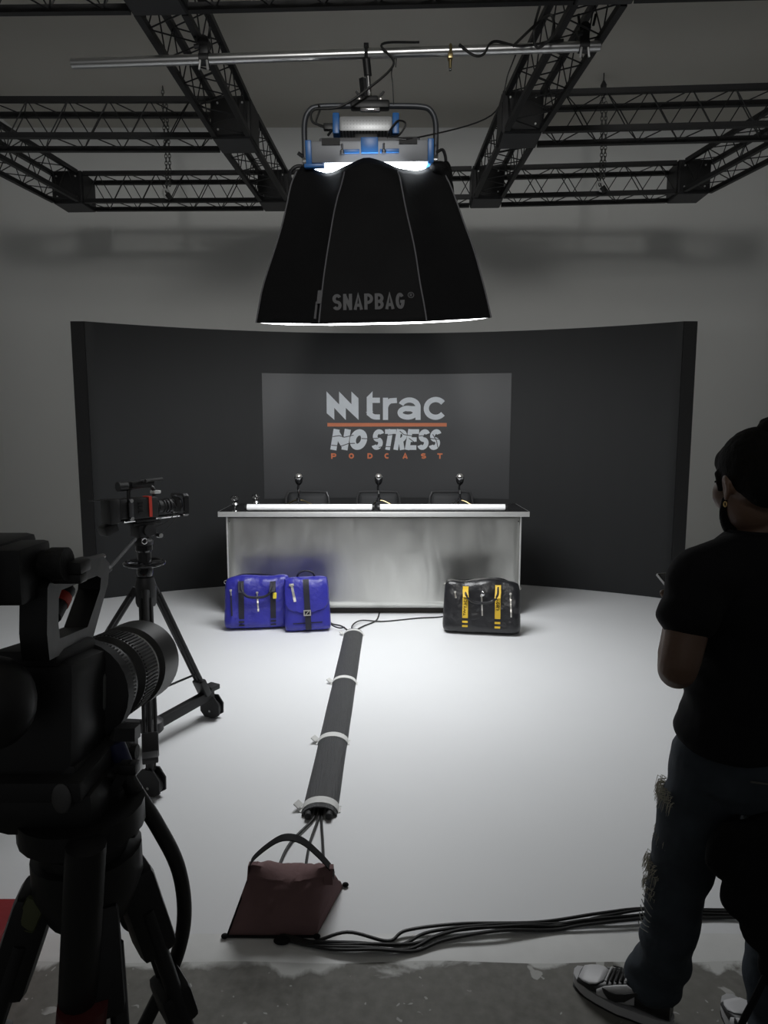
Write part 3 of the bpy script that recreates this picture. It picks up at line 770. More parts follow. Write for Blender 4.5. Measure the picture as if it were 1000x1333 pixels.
MB().strip(sm([(-.462, 2.175, .165), (-.455, 2.18, .20), (-.40, 2.185, .25), (-.345, 2.19, .278), (-.285, 2.19, .268), (-.225, 2.19, .215), (-.180, 2.19, .160), (-.172, 2.19, .135)], 5), (0, .038, 0), (0, 0, .004)).build('carry_loop', M['black_web'], sb)
for c, s in (((-.452, 2.185, .172), 1), ((-.19, 2.19, .162), 1)):
    MB().strip([(c[0], 2.15, c[2] - .03), (c[0], 2.175, c[2] + .008), (c[0], 2.20, c[2] + .008), (c[0], 2.22, c[2] - .03)], (.03, 0, 0), (0, 0, .005)).build('strap_tab', M['maroon'], sb)
for c in ((-.528, 2.072, .006), (-.222, 2.07, .006), (-.142, 2.325, .008)):
    MB().ell(c, (.012, .010, .008)).build('corner_knot', M['black_web'], sb)
# seams
MB().tube([V((-.452, 2.173, .180)).lerp(V((-.521, 2.073, .004)), k / 12) for k in range(13)], .003).build('seam', M['black_web'], sb)
MB().tube(sm([(-.520, 2.072, .005), (-.37, 2.07, .005), (-.226, 2.072, .005)], 5), .004).build('seam', M['black_web'], sb)

# cables from the cover to the sandbag and away to the right
for i, (dx, lb) in enumerate(((-.03, 'black cable curving left behind the sandbag'), (0, 'black cable passing straight from the cover under the sandbag'), (.02, 'black cable at the right of those entering under the sandbag'))):
    cable([P0 + ax * .1 + sd * (dx * .6) + V((0, 0, .014)), P0 - ax * .03 + sd * dx * .7 + V((0, 0, .012)), (-.30 + dx * 2.6, 2.58, .010), (-.30 + dx * 3.4, 2.43, .010), (-.30 + dx * 3, 2.36, .008)], .0055, lb, group='cables between the cover and the sandbag')
def fpt(px, py): p = FL(px, py, .009); return p
runs = [
 [(362, 1214), (400, 1228), (452, 1218), (505, 1223), (530, 1213), (600, 1207), (700, 1200), (780, 1191), (840, 1187), (930, 1184), (1010, 1186)],
 [(366, 1218), (400, 1226), (460, 1230), (520, 1228), (560, 1215), (640, 1208), (720, 1202), (800, 1199), (860, 1192), (935, 1190), (1010, 1192)],
 [(372, 1222), (410, 1232), (470, 1236), (530, 1234), (570, 1220), (620, 1212), (700, 1207), (760, 1200), (830, 1196), (900, 1186), (1010, 1190)],
 [(366, 1216), (420, 1229), (480, 1232), (540, 1226), (590, 1214), (680, 1209), (730, 1205), (790, 1194), (860, 1186), (930, 1186), (1010, 1184)],
 [(378, 1222), (430, 1236), (490, 1239), (540, 1236), (580, 1224), (650, 1216), (720, 1210), (760, 1206), (840, 1200), (920, 1194), (1010, 1196)]]
for i, r_ in enumerate(runs):
    pts = []
    for j, (x, y) in enumerate(r_):
        p = fpt(x, y); p.z = .008 + .007 * ((i * 3 + j) % 3)
        if p.y < 2.06: p.z -= .004
        pts.append(p)
    cable(pts, .0055, ['thin black cable with the highest loop in the bundle right of the sandbag', 'black cable second from the back in the floor bundle', 'black cable in the middle of the floor bundle', 'black cable woven through the floor bundle', 'black cable lying nearest the concrete in the floor bundle'][i], seg=7, group='cables bundled across the floor')
tag(MB().ell((-.335, 2.05, .008), (.028, .016, .012)).build('cable_tie', M['black_web']), 'black wrap around the cables under the sandbag', 'tie')

# ================================================================== TRUSS GRID
GZ = 3.984; S = .324
nodes = {'NL': (-1.266, 4.020), 'NR': (1.200, 3.924), 'ML': (-1.224, 5.976), 'MR': (1.098, 5.880), 'FL': (-1.134, 7.548), 'FR': (1.062, 7.440), 'OL': (-3.276, 7.584), 'OR': (3.084, 7.284),
         'PL': (-3.52, 5.976), 'PR': (3.38, 5.736), 'QL': (-3.420, 4.056), 'QR': (3.192, 3.840)}
unit = MB().tube([(0, 0, 0), (0, 0, 1)], 1, 6).build('brace', M['black_metal']); bpy.data.objects.remove(unit); brace_me = bpy.data.meshes['brace']
chord_me = None
def zbar(me, name, p0, p1, r, parent):
    p0 = V(p0); p1 = V(p1); d = p1 - p0
    o = bpy.data.objects.new(name, me); col.objects.link(o); o.parent = parent
    mt = mw(parent).inverted() @ Matrix.Translation(p0) @ d.to_track_quat('Z', 'Y').to_matrix().to_4x4() @ Matrix.Diagonal((r, r, d.length, 1))
    o.matrix_local = mt; return o
cb = MB().box((0, 0, .5), (2, 2, 1)).build('chord', M['black_metal'], smooth=False); chord_me = cb.data; bpy.data.objects.remove(cb)
for v in chord_me.vertices: v.co.z += .5 - .0
zmin = min(v.co.z for v in chord_me.vertices)
for v in chord_me.vertices: v.co.z -= zmin
def block(k, label):
    x, y = nodes[k]; t = thing('corner_block', label, 'truss block', (x, y, GZ), R(-2.3), 'corner blocks of the truss grid'); Mx = mw(t)
    MB(Mx).box((0, 0, S / 2), (S - .01, S - .01, S - .01), bev=.004).build('block_shell', M['black_plate'], t)
    for sx, sy in ((0, -1), (0, 1), (1, 0), (-1, 0)):
        MB(Mx).box((sx * S / 2, sy * S / 2, S / 2), ((.006 if sx else S - .05), (.006 if sy else S - .05), S - .05)).build('side_plate', M['black_metal'], t, smooth=False)
    MB(Mx).box((0, 0, .002), (S - .03, S - .03, .006)).build('base_plate', mat('block base', (.04, .04, .042), .5), t, smooth=False)
    for a in (-1, 1):
        for b in (-1, 1): MB(Mx).cyl((a * .1, -S / 2 - .012, S / 2 + b * .1), (a * .1, -S / 2, S / 2 + b * .1), .008, seg=8).build('bolt', M['edge_steel'], t)
nl = {'NL': 'near left corner block of the truss grid, cut by the top of the frame', 'NR': 'near right corner block of the truss grid at the top edge', 'ML': 'large corner block in the middle of the left truss run', 'MR': 'large corner block in the middle of the right truss run',
      'FL': 'far corner block at the left shoulder of the softbox', 'FR': 'far corner block at the right shoulder of the softbox', 'OL': 'corner block at the far left end of the truss grid', 'OR': 'corner block at the far right end of the truss grid', 'PL': 'corner block just beyond the left edge on the middle cross truss', 'PR': 'corner block just beyond the right edge on the middle cross truss'}
for k, lb in nl.items(): block(k, lb)
def truss(a, b, label, half=False):
    A_, B_ = V((*nodes[a], GZ)), V((*nodes[b], GZ)); d = (B_ - A_).normalized(); sdv = V((d.y, -d.x, 0))
    p, q_ = A_ + d * (S / 2 + .004), B_ - d * (S / 2 + .004); Ln = (q_ - p).length
    t = thing('truss', label, 'truss', (p + q_) / 2, 0, 'box trusses of the ceiling grid'); o_ = S / 2 - .026
    cor = [(-o_, .026), (o_, .026), (o_, S - .026), (-o_, S - .026)]
    for s_, z in cor:
        zbar(chord_me, 'chord', p + sdv * s_ + V((0, 0, z)), q_ + sdv * s_ + V((0, 0, z)), .020, t)
    n = max(4, int(Ln / .15) // 2 * 2)
    for f in range(4):
        c0, c1 = cor[f], cor[(f + 1) % 4]
        for i in range(n):
            e0, e1 = (c0, c1) if (i + f) % 2 else (c1, c0)
            zbar(brace_me, 'brace', p + d * (Ln * i / n) + sdv * e0[0] + V((0, 0, e0[1])), p + d * (Ln * (i + 1) / n) + sdv * e1[0] + V((0, 0, e1[1])), .0048, t)
        if Ln > 1.2: pass
    for s_ in (p, q_):
        pass
for a, b, lb in (('OL', 'FL', 'far cross truss at the left with a chain hooked on it'), ('FL', 'FR', 'far cross truss hidden behind the softbox'), ('FR', 'OR', 'far cross truss at the right with a chain hooked on it'),
                 ('PL', 'ML', 'middle cross truss running off the left edge'), ('MR', 'PR', 'middle cross truss running off the right edge'),
                 ('QL', 'NL', 'near cross truss at the top left corner'), ('NL', 'NR', 'near cross truss along the very top of the frame'), ('NR', 'QR', 'near cross truss at the top right corner'),
                 ('NL', 'ML', 'left lengthwise truss carrying the left end of the pipe'), ('ML', 'FL', 'short left lengthwise truss just behind the middle block'),
                 ('NR', 'MR', 'right lengthwise truss carrying the right end of the pipe'), ('MR', 'FR', 'short right lengthwise truss just behind the middle block'),
                 ('PL', 'OL', 'outer lengthwise truss at the left edge'), ('PR', 'OR', 'outer lengthwise truss at the right edge')): truss(a, b, lb)

# chains
def chain(x, y, z0, z1, label, wire=None):
    t = thing('hoist_chain', label, 'chain', (x, y, z0), group='hoist chains')
    for off in (0, .035):
        mb = MB(); n = int((z1 - z0 - off * 4) / .034)
        for i in range(n):
            mb.torus((x + off + .006 * math.sin(i * .21), y, z0 + .03 + i * .034 + off * 2), .013, .0042, Matrix.Rotation(R(90 * (i % 2)), 4, 'Z') @ Matrix.Rotation(R(90), 4, 'X') , 10, 5, (1, 1.7))
        mb.build('chain_run', M['chain_steel'], t)
    MB().torus((x, y - .02, z0), .035, .009, Matrix.Rotation(R(90), 4, 'X') @ Matrix.Rotation(R(30), 4, 'Z'), 16, 6, (1, 1.3)).build('hook', M['edge_steel'], t)
    MB().box((x + .03, y - .03, z0 - .03), (.05, .03, .06), Matrix.Rotation(R(-35), 4, 'Y'), .005).build('hook_block', M['black_metal'], t)
    if wire:
        MB().tube([(x, y, z1 + .1), (x, y, CZ - .01)], .006, 6).build('steel_wire', M['black_metal'], t)
        MB().lathe([(.01, .12), (.03, .08), (.025, 0), (.012, -.02)], (x, y, z1)).build('swivel', M['black_metal'], t)
        MB().torus((x, y, z1 - .05), .026, .009, Matrix.Rotation(R(90), 4, 'X'), 16, 6).build('top_hook', M['chrome'], t)
chain(-2.23, 7.36, 4.05, CZ - .05, 'slack double chain hanging down to the left far truss')
chain(2.15, 7.15, 4.05, 4.92, 'double chain with a hook below a steel wire at the right', True)

# pipe
pipe = thing('pipe', 'long silver aluminium pipe clamped under the ceiling trusses', 'pipe', (-.28, 4.44, 3.9))
pa, pb = A(94, 83, 4.15), A(781, 60, 4.10)
MB().tube([pa, pb], .029, 20).build('tube', M['alu'], pipe)
for e, d in ((pa, -1), (pb, 1)): MB().cyl(e, e + V((.004 * d, 0, 0)), .021).build('open_end', M['black_plate'], pipe)
def clamp(px, label, up=True):
    f_ = (px - 94) / (781 - 94); c = pa.lerp(pb, f_)
    t = thing('pipe_clamp', label, 'clamp', c, group='clamps on the pipe'); m = M['black_metal']
    MB().cyl(c - V((.03, 0, 0)), c + V((.03, 0, 0)), .036, seg=12).build('lower_jaw', m, t)
    MB().box(c + V((0, 0, .05)), (.06, .06, .06), bev=.012).build('swivel_body', m, t)
    MB().cyl(c + V((0, -.03, .09)), c + V((0, .05, .10)), .034, seg=12).build('upper_jaw', m, t)
    for dx in (-.02, .02):
        MB().cyl(c + V((dx, -.03, -.02)), c + V((dx * 1.3, -.035, -.075)), .007, seg=8).build('bolt', M['edge_steel'], t)
        MB().cyl(c + V((dx * 2, -.05, .09)), c + V((dx * 2.6, -.055, .15)), .008, seg=8).build('bolt', m, t)
    MB().cyl(c + V((-.05, -.04, .05)), c + V((-.02, -.04, .055)), .014, seg=8).build('wing_nut', m, t)
clamp(268, 'black clamp joining the pipe to the left truss'); clamp(760, 'black clamp joining the pipe to the right truss')
f_ = (588 - 94) / (781 - 94); c = pa.lerp(pb, f_)
t = thing('spare_clamp', 'small brass coloured clamp hanging empty on the pipe right of the lamp', 'clamp', c)
MB().torus(c, .031, .009, Matrix.Rotation(R(90), 4, 'Y')).build('jaw', M['brass'], t)
MB().box(c + V((0, -.005, -.035)), (.03, .045, .03), bev=.005).build('block', M['brass'], t)
MB().cyl(c + V((0, -.005, -.05)), c + V((0, -.005, -.10)), .009, seg=10).build('spigot', M['brass'], t)
MB().lathe([(.008, -.112), (.010, -.106), (.008, -.099)], c + V((0, -.005, 0)), seg=10).build('spigot_tip', M['chrome'], t)

# ================================================================== LAMP AND SOFTBOX
LC = A(482, 205, 4.22); LU = 1.2; SU = Matrix.Scale(LU, 4)
FR_ = Matrix.Translation(LC) @ Matrix.Rotation(R(-.8), 4, 'Y') @ Matrix.Rotation(R(10), 4, 'X') @ SU
lamp = thing('studio_lamp', 'silver and blue soft panel lamp hanging from the pipe above the softbox', 'lamp', LC)
MB(FR_).box((0, 0, .0), (.58, .30, .10), bev=.012).build('housing', M['lamp_grey'], lamp)
MB(FR_).box((0, -.02, .055), (.5, .2, .03), bev=.01).build('heat_sink', mat('dark lamp top', (.12, .12, .13), .5), lamp)
for sx in (-1, 1):
    MB(FR_).box((sx * .302, 0, .0), (.03, .31, .108), bev=.006).build('end_cap', M['blue_trim'], lamp)
    MB(FR_).cyl((sx * .315, 0, -.02), (sx * .345, 0, -.02), .028).build('pivot', M['chrome'], lamp)
    MB(FR_).box((sx * .19, -.152, .045), (.09, .01, .03)).build('dark_inset', M['black_plate'], lamp, smooth=False)
MB(FR_).box((.0, -.155, .025), (.085, .03, .07), bev=.006).build('centre_latch', M['blue_trim'], lamp)
for x0, x1 in ((-.135, -.05), (.05, .145)): MB(FR_).box(((x0 + x1) / 2, -.155, -.0), (x1 - x0, .012, .018), bev=.003).build('blue_strip', M['blue_trim'], lamp)
MB(FR_).box((-.275, -.14, -.062), (.10, .05, .018), bev=.004).build('foot_rail', M['blue_trim'], lamp)
for x in (-.135, .07): MB(FR_).lathe([(.012, 0), (.012, .012), (.005, .018), (.006, .04), (.001, .045)], (x, -.165, -.01), seg=10).build('pin', M['chrome'], lamp)
mb = MB(FR_); vs = [mb.v(p) for p in ((-.28, -.14, -.056), (.28, -.14, -.056), (.28, .14, -.056), (-.28, .14, -.056))]; mb.f(vs)
mb.box((0, 0, -.06), (.56, .28, .01)); mb.build('light_face', M['lamp_face'], lamp, smooth=False)
# yoke
yz = .245
yk = [(-.335, 0, -.03), (-.337, 0, .06), (-.335, 0, .17), (-.31, 0, .225), (-.26, 0, yz), (-.1, 0, yz + .004), (.1, 0, yz + .004), (.26, 0, yz), (.31, 0, .225), (.335, 0, .17), (.337, 0, .06), (.335, 0, -.03)]
YM = Matrix.Translation(LC) @ SU
yo = MB(YM).tube(sm(yk, 6), .0145, 10).build('yoke', mat('grey yoke tube', (.10, .105, .115), .45, .6), lamp)
MB(YM).box((0, 0, yz + .006), (.20, .055, .04), bev=.014).build('yoke_sleeve', M['black_plastic'], lamp)
MB(YM).box((0, -.005, yz - .018), (.1, .04, .012), bev=.003).build('yoke_plate', M['chrome'], lamp)
MB(YM).tube(sm([(.34, -.01, .02), (.37, -.02, .03), (.385, -.02, .0), (.39, -.02, -.04)], 4), .008).build('lock_lever', M['black_plastic'], lamp)
MB(YM).tube([(-.345, -.01, .0), (-.37, -.02, .015)], .01).build('lock_knob', M['black_plastic'], lamp)
# ballast
bl = thing('lamp_ballast', 'perforated silver power supply with blue ends above the lamp housing', 'power supply', LC + V((-.02, 0, .08)))
BM = Matrix.Translation(LC + LU * V((-.02, -.02, .135))) @ SU
MB(BM).box((0, 0, 0), (.27, .11, .075), bev=.02).build('perforated_case', M['perf'], bl)
for sx in (-1, 1): MB(BM).box((sx * .15, 0, 0), (.034, .12, .10), bev=.008).build('end_cap', M['blue_trim'], bl)
MB(BM).box((0, .0, -.05), (.12, .06, .04), bev=.01).build('bracket', M['black_plastic'], bl)
MB(BM).box((-.19, -.02, -.005), (.05, .03, .03), bev=.005).build('plug', M['black_plastic'], bl)
MB(BM).tube([(-.17, -.05, -.03), (-.19, -.06, -.06)], .006).build('toggle', M['black_plastic'], bl)
# hanger
hg = thing('hanger', 'black pole hanger holding the lamp yoke to the pipe', 'hanger', LC + V((0, 0, .3)))
top = pa.lerp(pb, (479 - 94) / (781 - 94)); bt = V((LC.x, LC.y, LC.z + LU * (yz + .02))); top = V((bt.x, (top.y + bt.y) / 2, top.z)) if False else top
MB().torus(top, .034, .010, Matrix.Rotation(R(90), 4, 'Y')).build('pipe_hook', M['black_metal'], hg)
MB().box(top + V((0, 0, .042)), (.03, .04, .025), bev=.004).build('hook_top', M['black_metal'], hg)
MB().tube([top + V((0, 0, -.03)), top.lerp(bt, .45)], .024, 12).build('upper_sleeve', M['black_metal'], hg)
MB().tube([top.lerp(bt, .3), bt], .016, 12).build('spigot', M['chrome'], hg)
MB().bar(top.lerp(bt, .5) + V((-.032, 0, 0)), bt + V((-.032, 0, .02)), .03, .04).build('side_plate', M['black_metal'], hg)
MB().box(bt + V((0, 0, .01)), (.10, .05, .045), bev=.01).build('base_clamp', M['black_metal'], hg)
for sx in (-1, 1):
    MB().ell(bt + V((sx * .065, -.01, .015)), (.018, .014, .018)).build('knob', M['silver_zip'], hg)
    MB().bar(bt + V((sx * .055, -.02, .02)), bt + V((sx * .085, -.02, .055)), .012, .012).build('knob_wing', M['black_metal'], hg)
cable([LC + LU * V((-.235, -.05, .13)), LC + LU * V((-.29, -.06, .15)), LC + LU * V((-.28, -.07, .20)), LC + LU * V((-.15, -.08, .21)), LC + LU * V((.0, -.08, .30)), LC + LU * V((.12, -.06, .42)), pa.lerp(pb, .59) + V((0, -.04, .03)), pa.lerp(pb, .66) + V((0, -.03, .04))], .007, 'black power cable looping from the power supply up to the pipe')
cable([pa.lerp(pb, .735) + V((0, -.03, .02)), pa.lerp(pb, .76) + V((0, -.04, -.045)), pa.lerp(pb, .78) + V((0, -.03, -.04)), pa.lerp(pb, .80) + V((0, -.02, .035)), pa.lerp(pb, .85) + V((0, -.03, .0)), pa.lerp(pb, .93) + V((0, -.02, .03))], .008, 'black cable wound loosely round the right part of the pipe')
cable([LC + LU * V((.09, -.17, .03)), LC + LU * V((.25, -.15, .04)), A(640, 150, 4.20), A(662, 95, 4.20), A(672, 70, 4.14)], .0045, 'thin black cable swooping from the lamp up to the right truss')
cable([LC + LU * V((.09, -.16, .05)), LC + LU * V((.10, -.1, .09)), LC + LU * V((.14, -.09, .14)), LC + LU * V((.18, -.08, .13)), LC + LU * V((.15, -.08, .08)), LC + LU * V((.11, -.1, .06))], .0055, 'short black cable looped from the power supply to the lamp')
cable([LC + LU * V((-.23, -.06, .12)), LC + LU * V((-.27, -.07, .14)), LC + LU * V((-.25, -.07, .2)), LC + LU * V((-.26, -.03, .24))], .006, 'short black cable tied to the left shoulder of the yoke')
cable([LC + LU * V((.12, -.02, .25)), LC + LU * V((.115, -.03, .34)), LC + LU * V((.11, -.03, .40)), LC + LU * V((.135, -.02, .5)), V((LC.x + .156, pa.y, pa.z - .02))], .0035, 'thin steel safety wire between the yoke and the pipe')
cable([A(668, 60, 3.96), A(700, 30, 3.96), A(718, 20, 3.96), A(720, 45, 3.96), A(700, 62, 4.02), A(695, 40, 3.96), A(705, 0, 3.96)], .008, 'black cable coiled inside the right lengthwise truss')
# softbox
SB = thing('softbox', 'big black octagonal softbox with grey seams hanging below the lamp', 'softbox', LC)
SM = Matrix.Translation(LC) @ Matrix.Rotation(R(-1.2), 4, 'Y') @ Matrix.Rotation(R(10.2), 4, 'X') @ SU
RO = .652; DEP = .80
octb = [(RO * math.cos(R(22.5 + 45 * k)), RO * math.sin(R(22.5 + 45 * k))) for k in range(8)]
octt = [(.34, .10), (.16, .17), (-.16, .17), (-.34, .10), (-.34, -.10), (-.12, -.185), (.12, -.185), (.34, -.10)]
def softp(k, fr_, s_, off=0.):
    """k: rib index, fr_: fraction to next rib, s_: 0 top .. 1 bottom"""
    a, b = octt[k % 8], octt[(k + 1) % 8]; c, d = octb[k % 8], octb[(k + 1) % 8]
    tx, ty = a[0] + (b[0] - a[0]) * fr_, a[1] + (b[1] - a[1]) * fr_; bx, by = c[0] + (d[0] - c[0]) * fr_, c[1] + (d[1] - c[1]) * fr_
    e = s_ ** .90 + .055 * math.sin(s_ * math.pi)
    p = V((tx + (bx - tx) * e, ty + (by - ty) * e, -.062 - (DEP - .062) * s_))
    n = V((p.x, p.y, 0)).normalized()
    sagp = math.sin(fr_ * math.pi) * math.sin(s_ * math.pi) * .022
    wr = noise.noise(V((p.x * 5, p.y * 5, p.z * 4))) * .012 * min(1, (1 - s_) * 5) * (1 + 2.0 * (1 - s_) ** 3)
    p += n * (-sagp + wr + off)
    if s_ < .2: p.z += (.2 - s_) * (.16 * math.cos(p.x * 15) * (1 if p.y < 0 else .4) + .08 * noise.noise(V((p.x * 9, p.y * 9, 9))))
    return p
mb = MB(SM); NS, NF = 24, 8; g = []
for j in range(NS + 1):
    g.append([mb.v(softp(k, f / NF, j / NS)) for k in range(8) for f in range(NF)])
n_ = 8 * NF
for a, b in zip(g, g[1:]):
    for k in range(n_): mb.f((a[k], a[(k + 1) % n_], b[(k + 1) % n_], b[k]))
o = mb.build('fabric_shell', M['fabric'], SB); q = o.modifiers.new('t', 'SOLIDIFY'); q.thickness = .006; q.offset = -1
# lip skirt
for k in range(8):
    mb = MB(SM).tube([softp(k, 0, j / 24, .004) for j in range(1, 25)], .0036, 6); mb.build('piping', M['piping'], SB)
mb = MB(SM); c = mb.v((0, 0, -DEP - .012)); ring = []
for k in range(8):
    for f in range(4):
        x = octb[k][0] + (octb[(k + 1) % 8][0] - octb[k][0]) * f / 4; y = octb[k][1] + (octb[(k + 1) % 8][1] - octb[k][1]) * f / 4
        wv = 0.008 * math.sin(f / 4 * math.pi)
        ring.append((x, y, wv))
rr0 = [mb.v((x * .985, y * .985, -DEP - .001 - wv)) for x, y, wv in ring]; rr1 = [mb.v((x * .8, y * .8, -DEP - .014)) for x, y, wv in ring]
for k in range(32): mb.f((rr0[k], rr0[(k + 1) % 32], rr1[(k + 1) % 32], rr1[k])); mb.f((rr1[k], rr1[(k + 1) % 32], c))
mb.build('diffuser', M['diffuser'], SB)
def SF(x, y, d=0):                     # front panel between ribs 5 and 6: x across (-.5 .. .5), y up from bottom in metres
    s_ = 1 - y / .80; L_ = (softp(5, 0, s_)); R_ = (softp(5, 1, s_)); wd = (R_ - L_).length
    return softp(5, .5 + x / wd, s_, .006 + d)
mb = MB(SM); text(mb, 'SNAPBAG', -.185, .062, .078, .53, .10, .19, SF)
mb.build('lettering', M['grey_print'], SB, smooth=False)
mb = MB(SM); ribbon(mb, [(.182 + .013 * math.cos(R(a)), .128 + .013 * math.sin(R(a))) for a in range(0, 361, 20)], .003, SF)
text(mb, 'R', .177, .121, .014, .7, 0, .2, SF); mb.build('registered_mark', M['grey_print'], SB, smooth=False)
mb = MB(SM).strip([softp(4, .985, s_, .012) for s_ in (.80, .84, .88)], (.022, 0, 0), (0, -.006, 0)); mb.build('zip_tab', mat('grey tab', (.09, .09, .095), .6), SB)
MB(SM).tube([softp(4, .95, s_, .012) for s_ in (.87, .92, .97)], .006).build('zip_pull', M['grey_print'], SB)
mb = MB(SM)
for (c_, r_) in (((.345, -.10, -.075), (.05, .06, .035)), ((.385, -.06, -.12), (.035, .05, .09)), ((.41, -.03, -.20), (.022, .05, .09)), ((.37, -.10, -.15), (.018, .03, .10))): mb.ell(c_, r_)
fuse(mb, 'folded_flap', M['fabric'], SB, .01, 5)
MB(SM).torus((-.36, -.08, -.09), .05, .009, Matrix.Rotation(R(70), 4, 'X')).build('corner_bracket', M['black_metal'], SB)

# ================================================================== DOLLY TRIPOD + CAMERA (middle left)
TX, TY = -1.22, 3.42
tp = thing('dolly_tripod', 'black pedestal tripod on a wheeled dolly holding the middle left camera', 'tripod', (TX, TY, 0))
BK = M['black_metal']
MB().tube([(TX, TY, .55), (TX, TY, .94)], .032, 16).build('centre_column', BK, tp)
MB().lathe([(.045, .77), (.052, .79), (.052, .88), (.042, .92), (.04, .92)], (TX, TY, 0)).build('leg_crown', BK, tp)
MB().lathe([(.034, .92), (.040, .94), (.040, .98), (.034, 1.0), (.034, 1.05), (.042, 1.06), (.042, 1.085)], (TX, TY, 0)).build('upper_column', M['gloss_black'], tp)
MB().torus((TX, TY, .993), .094, .011, None, 36, 8).build('steering_ring', M['gloss_black'], tp)
for a in (30, 150, 270): MB().tube([(TX, TY, .993), (TX + .09 * math.cos(R(a)), TY + .09 * math.sin(R(a)), .993)], .006).build('ring_spoke', BK, tp)
wheels = [(-1.00, 3.80), (-1.065, 2.95), (-1.78, 3.42)]
for (wx, wy) in wheels:
    d = V((wx - TX, wy - TY, 0)); dn = d.normalized(); sdv = V((dn.y, -dn.x, 0)); foot = V((wx, wy, .16)) - dn * .05
    topp = V((TX, TY, .86)) + dn * .05
    lg = MB().tube([topp, topp.lerp(foot, .55)], .019, 10).build('leg', BK, tp)
    for s_ in (-1, 1): MB().tube([topp.lerp(foot, .05) + sdv * s_ * .026, foot + sdv * s_ * .026], .0085, 8).build('leg_rod', BK, lg)
    MB().tube([topp.lerp(foot, .4), foot], .010, 8).build('leg_rod', BK, lg)
    MB().bar(topp.lerp(foot, .86) , foot, .075, .04, bev=.008).build('leg_foot', BK, lg)
    MB().tube([V((TX, TY, .30)), topp.lerp(foot, .80)], .006, 6).build('spreader_rod', BK, tp)
    ar = MB().bar(V((TX, TY, .12)) , V((wx, wy, .15)), .045, .055, bev=.006).build('dolly_arm', M['black_plate'], tp)
    MB().box(V((wx, wy, .185)), (.07, .07, .03), Matrix.Rotation(math.atan2(dn.y, dn.x), 4, 'Z'), .006).build('foot_clamp', BK, ar)
    MB().cyl(V((wx, wy, .10)), V((wx, wy, .17)), .016).build('castor_stem', BK, ar)
    Mw_ = Matrix.Translation((wx, wy, 0)) @ Matrix.Rotation(R(72), 4, 'Z')
    wl = MB(Mw_).cyl((-.014, .0, .055), (.014, .0, .055), .053, seg=20).build('wheel', M['rubber'], tp)
    for s_ in (-1, 1):
        MB(Mw_).prism([(-.06, .03), (-.03, .012), (.035, .012), (.062, .045), (.062, .10), (.03, .135), (-.03, .135), (-.062, .09)], .008, lambda x, z, d: V((s_ * (.018 + d), x, z))).build('wheel_guard', M['black_plate'], wl)
        MB(Mw_).cyl((s_ * .026, .0, .05), (s_ * .030, .0, .05), .007, seg=8).build('axle_bolt', M['chrome'], wl)
MB().lathe([(.05, .09), (.06, .1), (.06, .15), (.03, .17), (.03, .32)], (TX, TY, 0)).build('dolly_hub', BK, tp)
# fluid head + pan bar
CH = R(-38)                                        # heading of the middle camera
CM = Matrix.Translation((TX, TY, 1.085)) @ Matrix.Rotation(CH, 4, 'Z')
hd = thing('fluid_head', 'black fluid head with a pan bar between the dolly tripod and its camera', 'tripod head', (TX, TY, 1.085), CH)
MB(CM).lathe([(.045, .002), (.048, .02), (.035, .035), (.035, .05)]).build('bowl', BK, hd)
MB(CM).box((0, 0, .075), (.085, .10, .06), bev=.012).build('head_body', M['black_plastic'], hd)
MB(CM).cyl((-.06, 0, .08), (.06, 0, .08), .03).build('tilt_drum', BK, hd)
MB(CM).box((0, .01, .112), (.06, .16, .014), bev=.003).build('camera_plate', BK, hd)
for s_ in (-1, 1): MB(CM).cyl((s_ * .05, .05, .05), (s_ * .08, .05, .05), .012, seg=10).build('lock_knob', M['chrome'] if s_ > 0 else BK, hd)
MB(CM).torus((.055, -.03, .03), .014, .003, Matrix.Rotation(R(90), 4, 'Y')).build('ring_pull', M['chrome'], hd)
pn = MB().tube([A(176, 702, 3.34), A(140, 742, 3.05)], .009, 8).build('pan_bar', BK, hd)
MB().tube([A(142, 740, 3.07), A(120, 758, 2.93)], .016, 10).build('pan_grip', M['rubber'], pn)
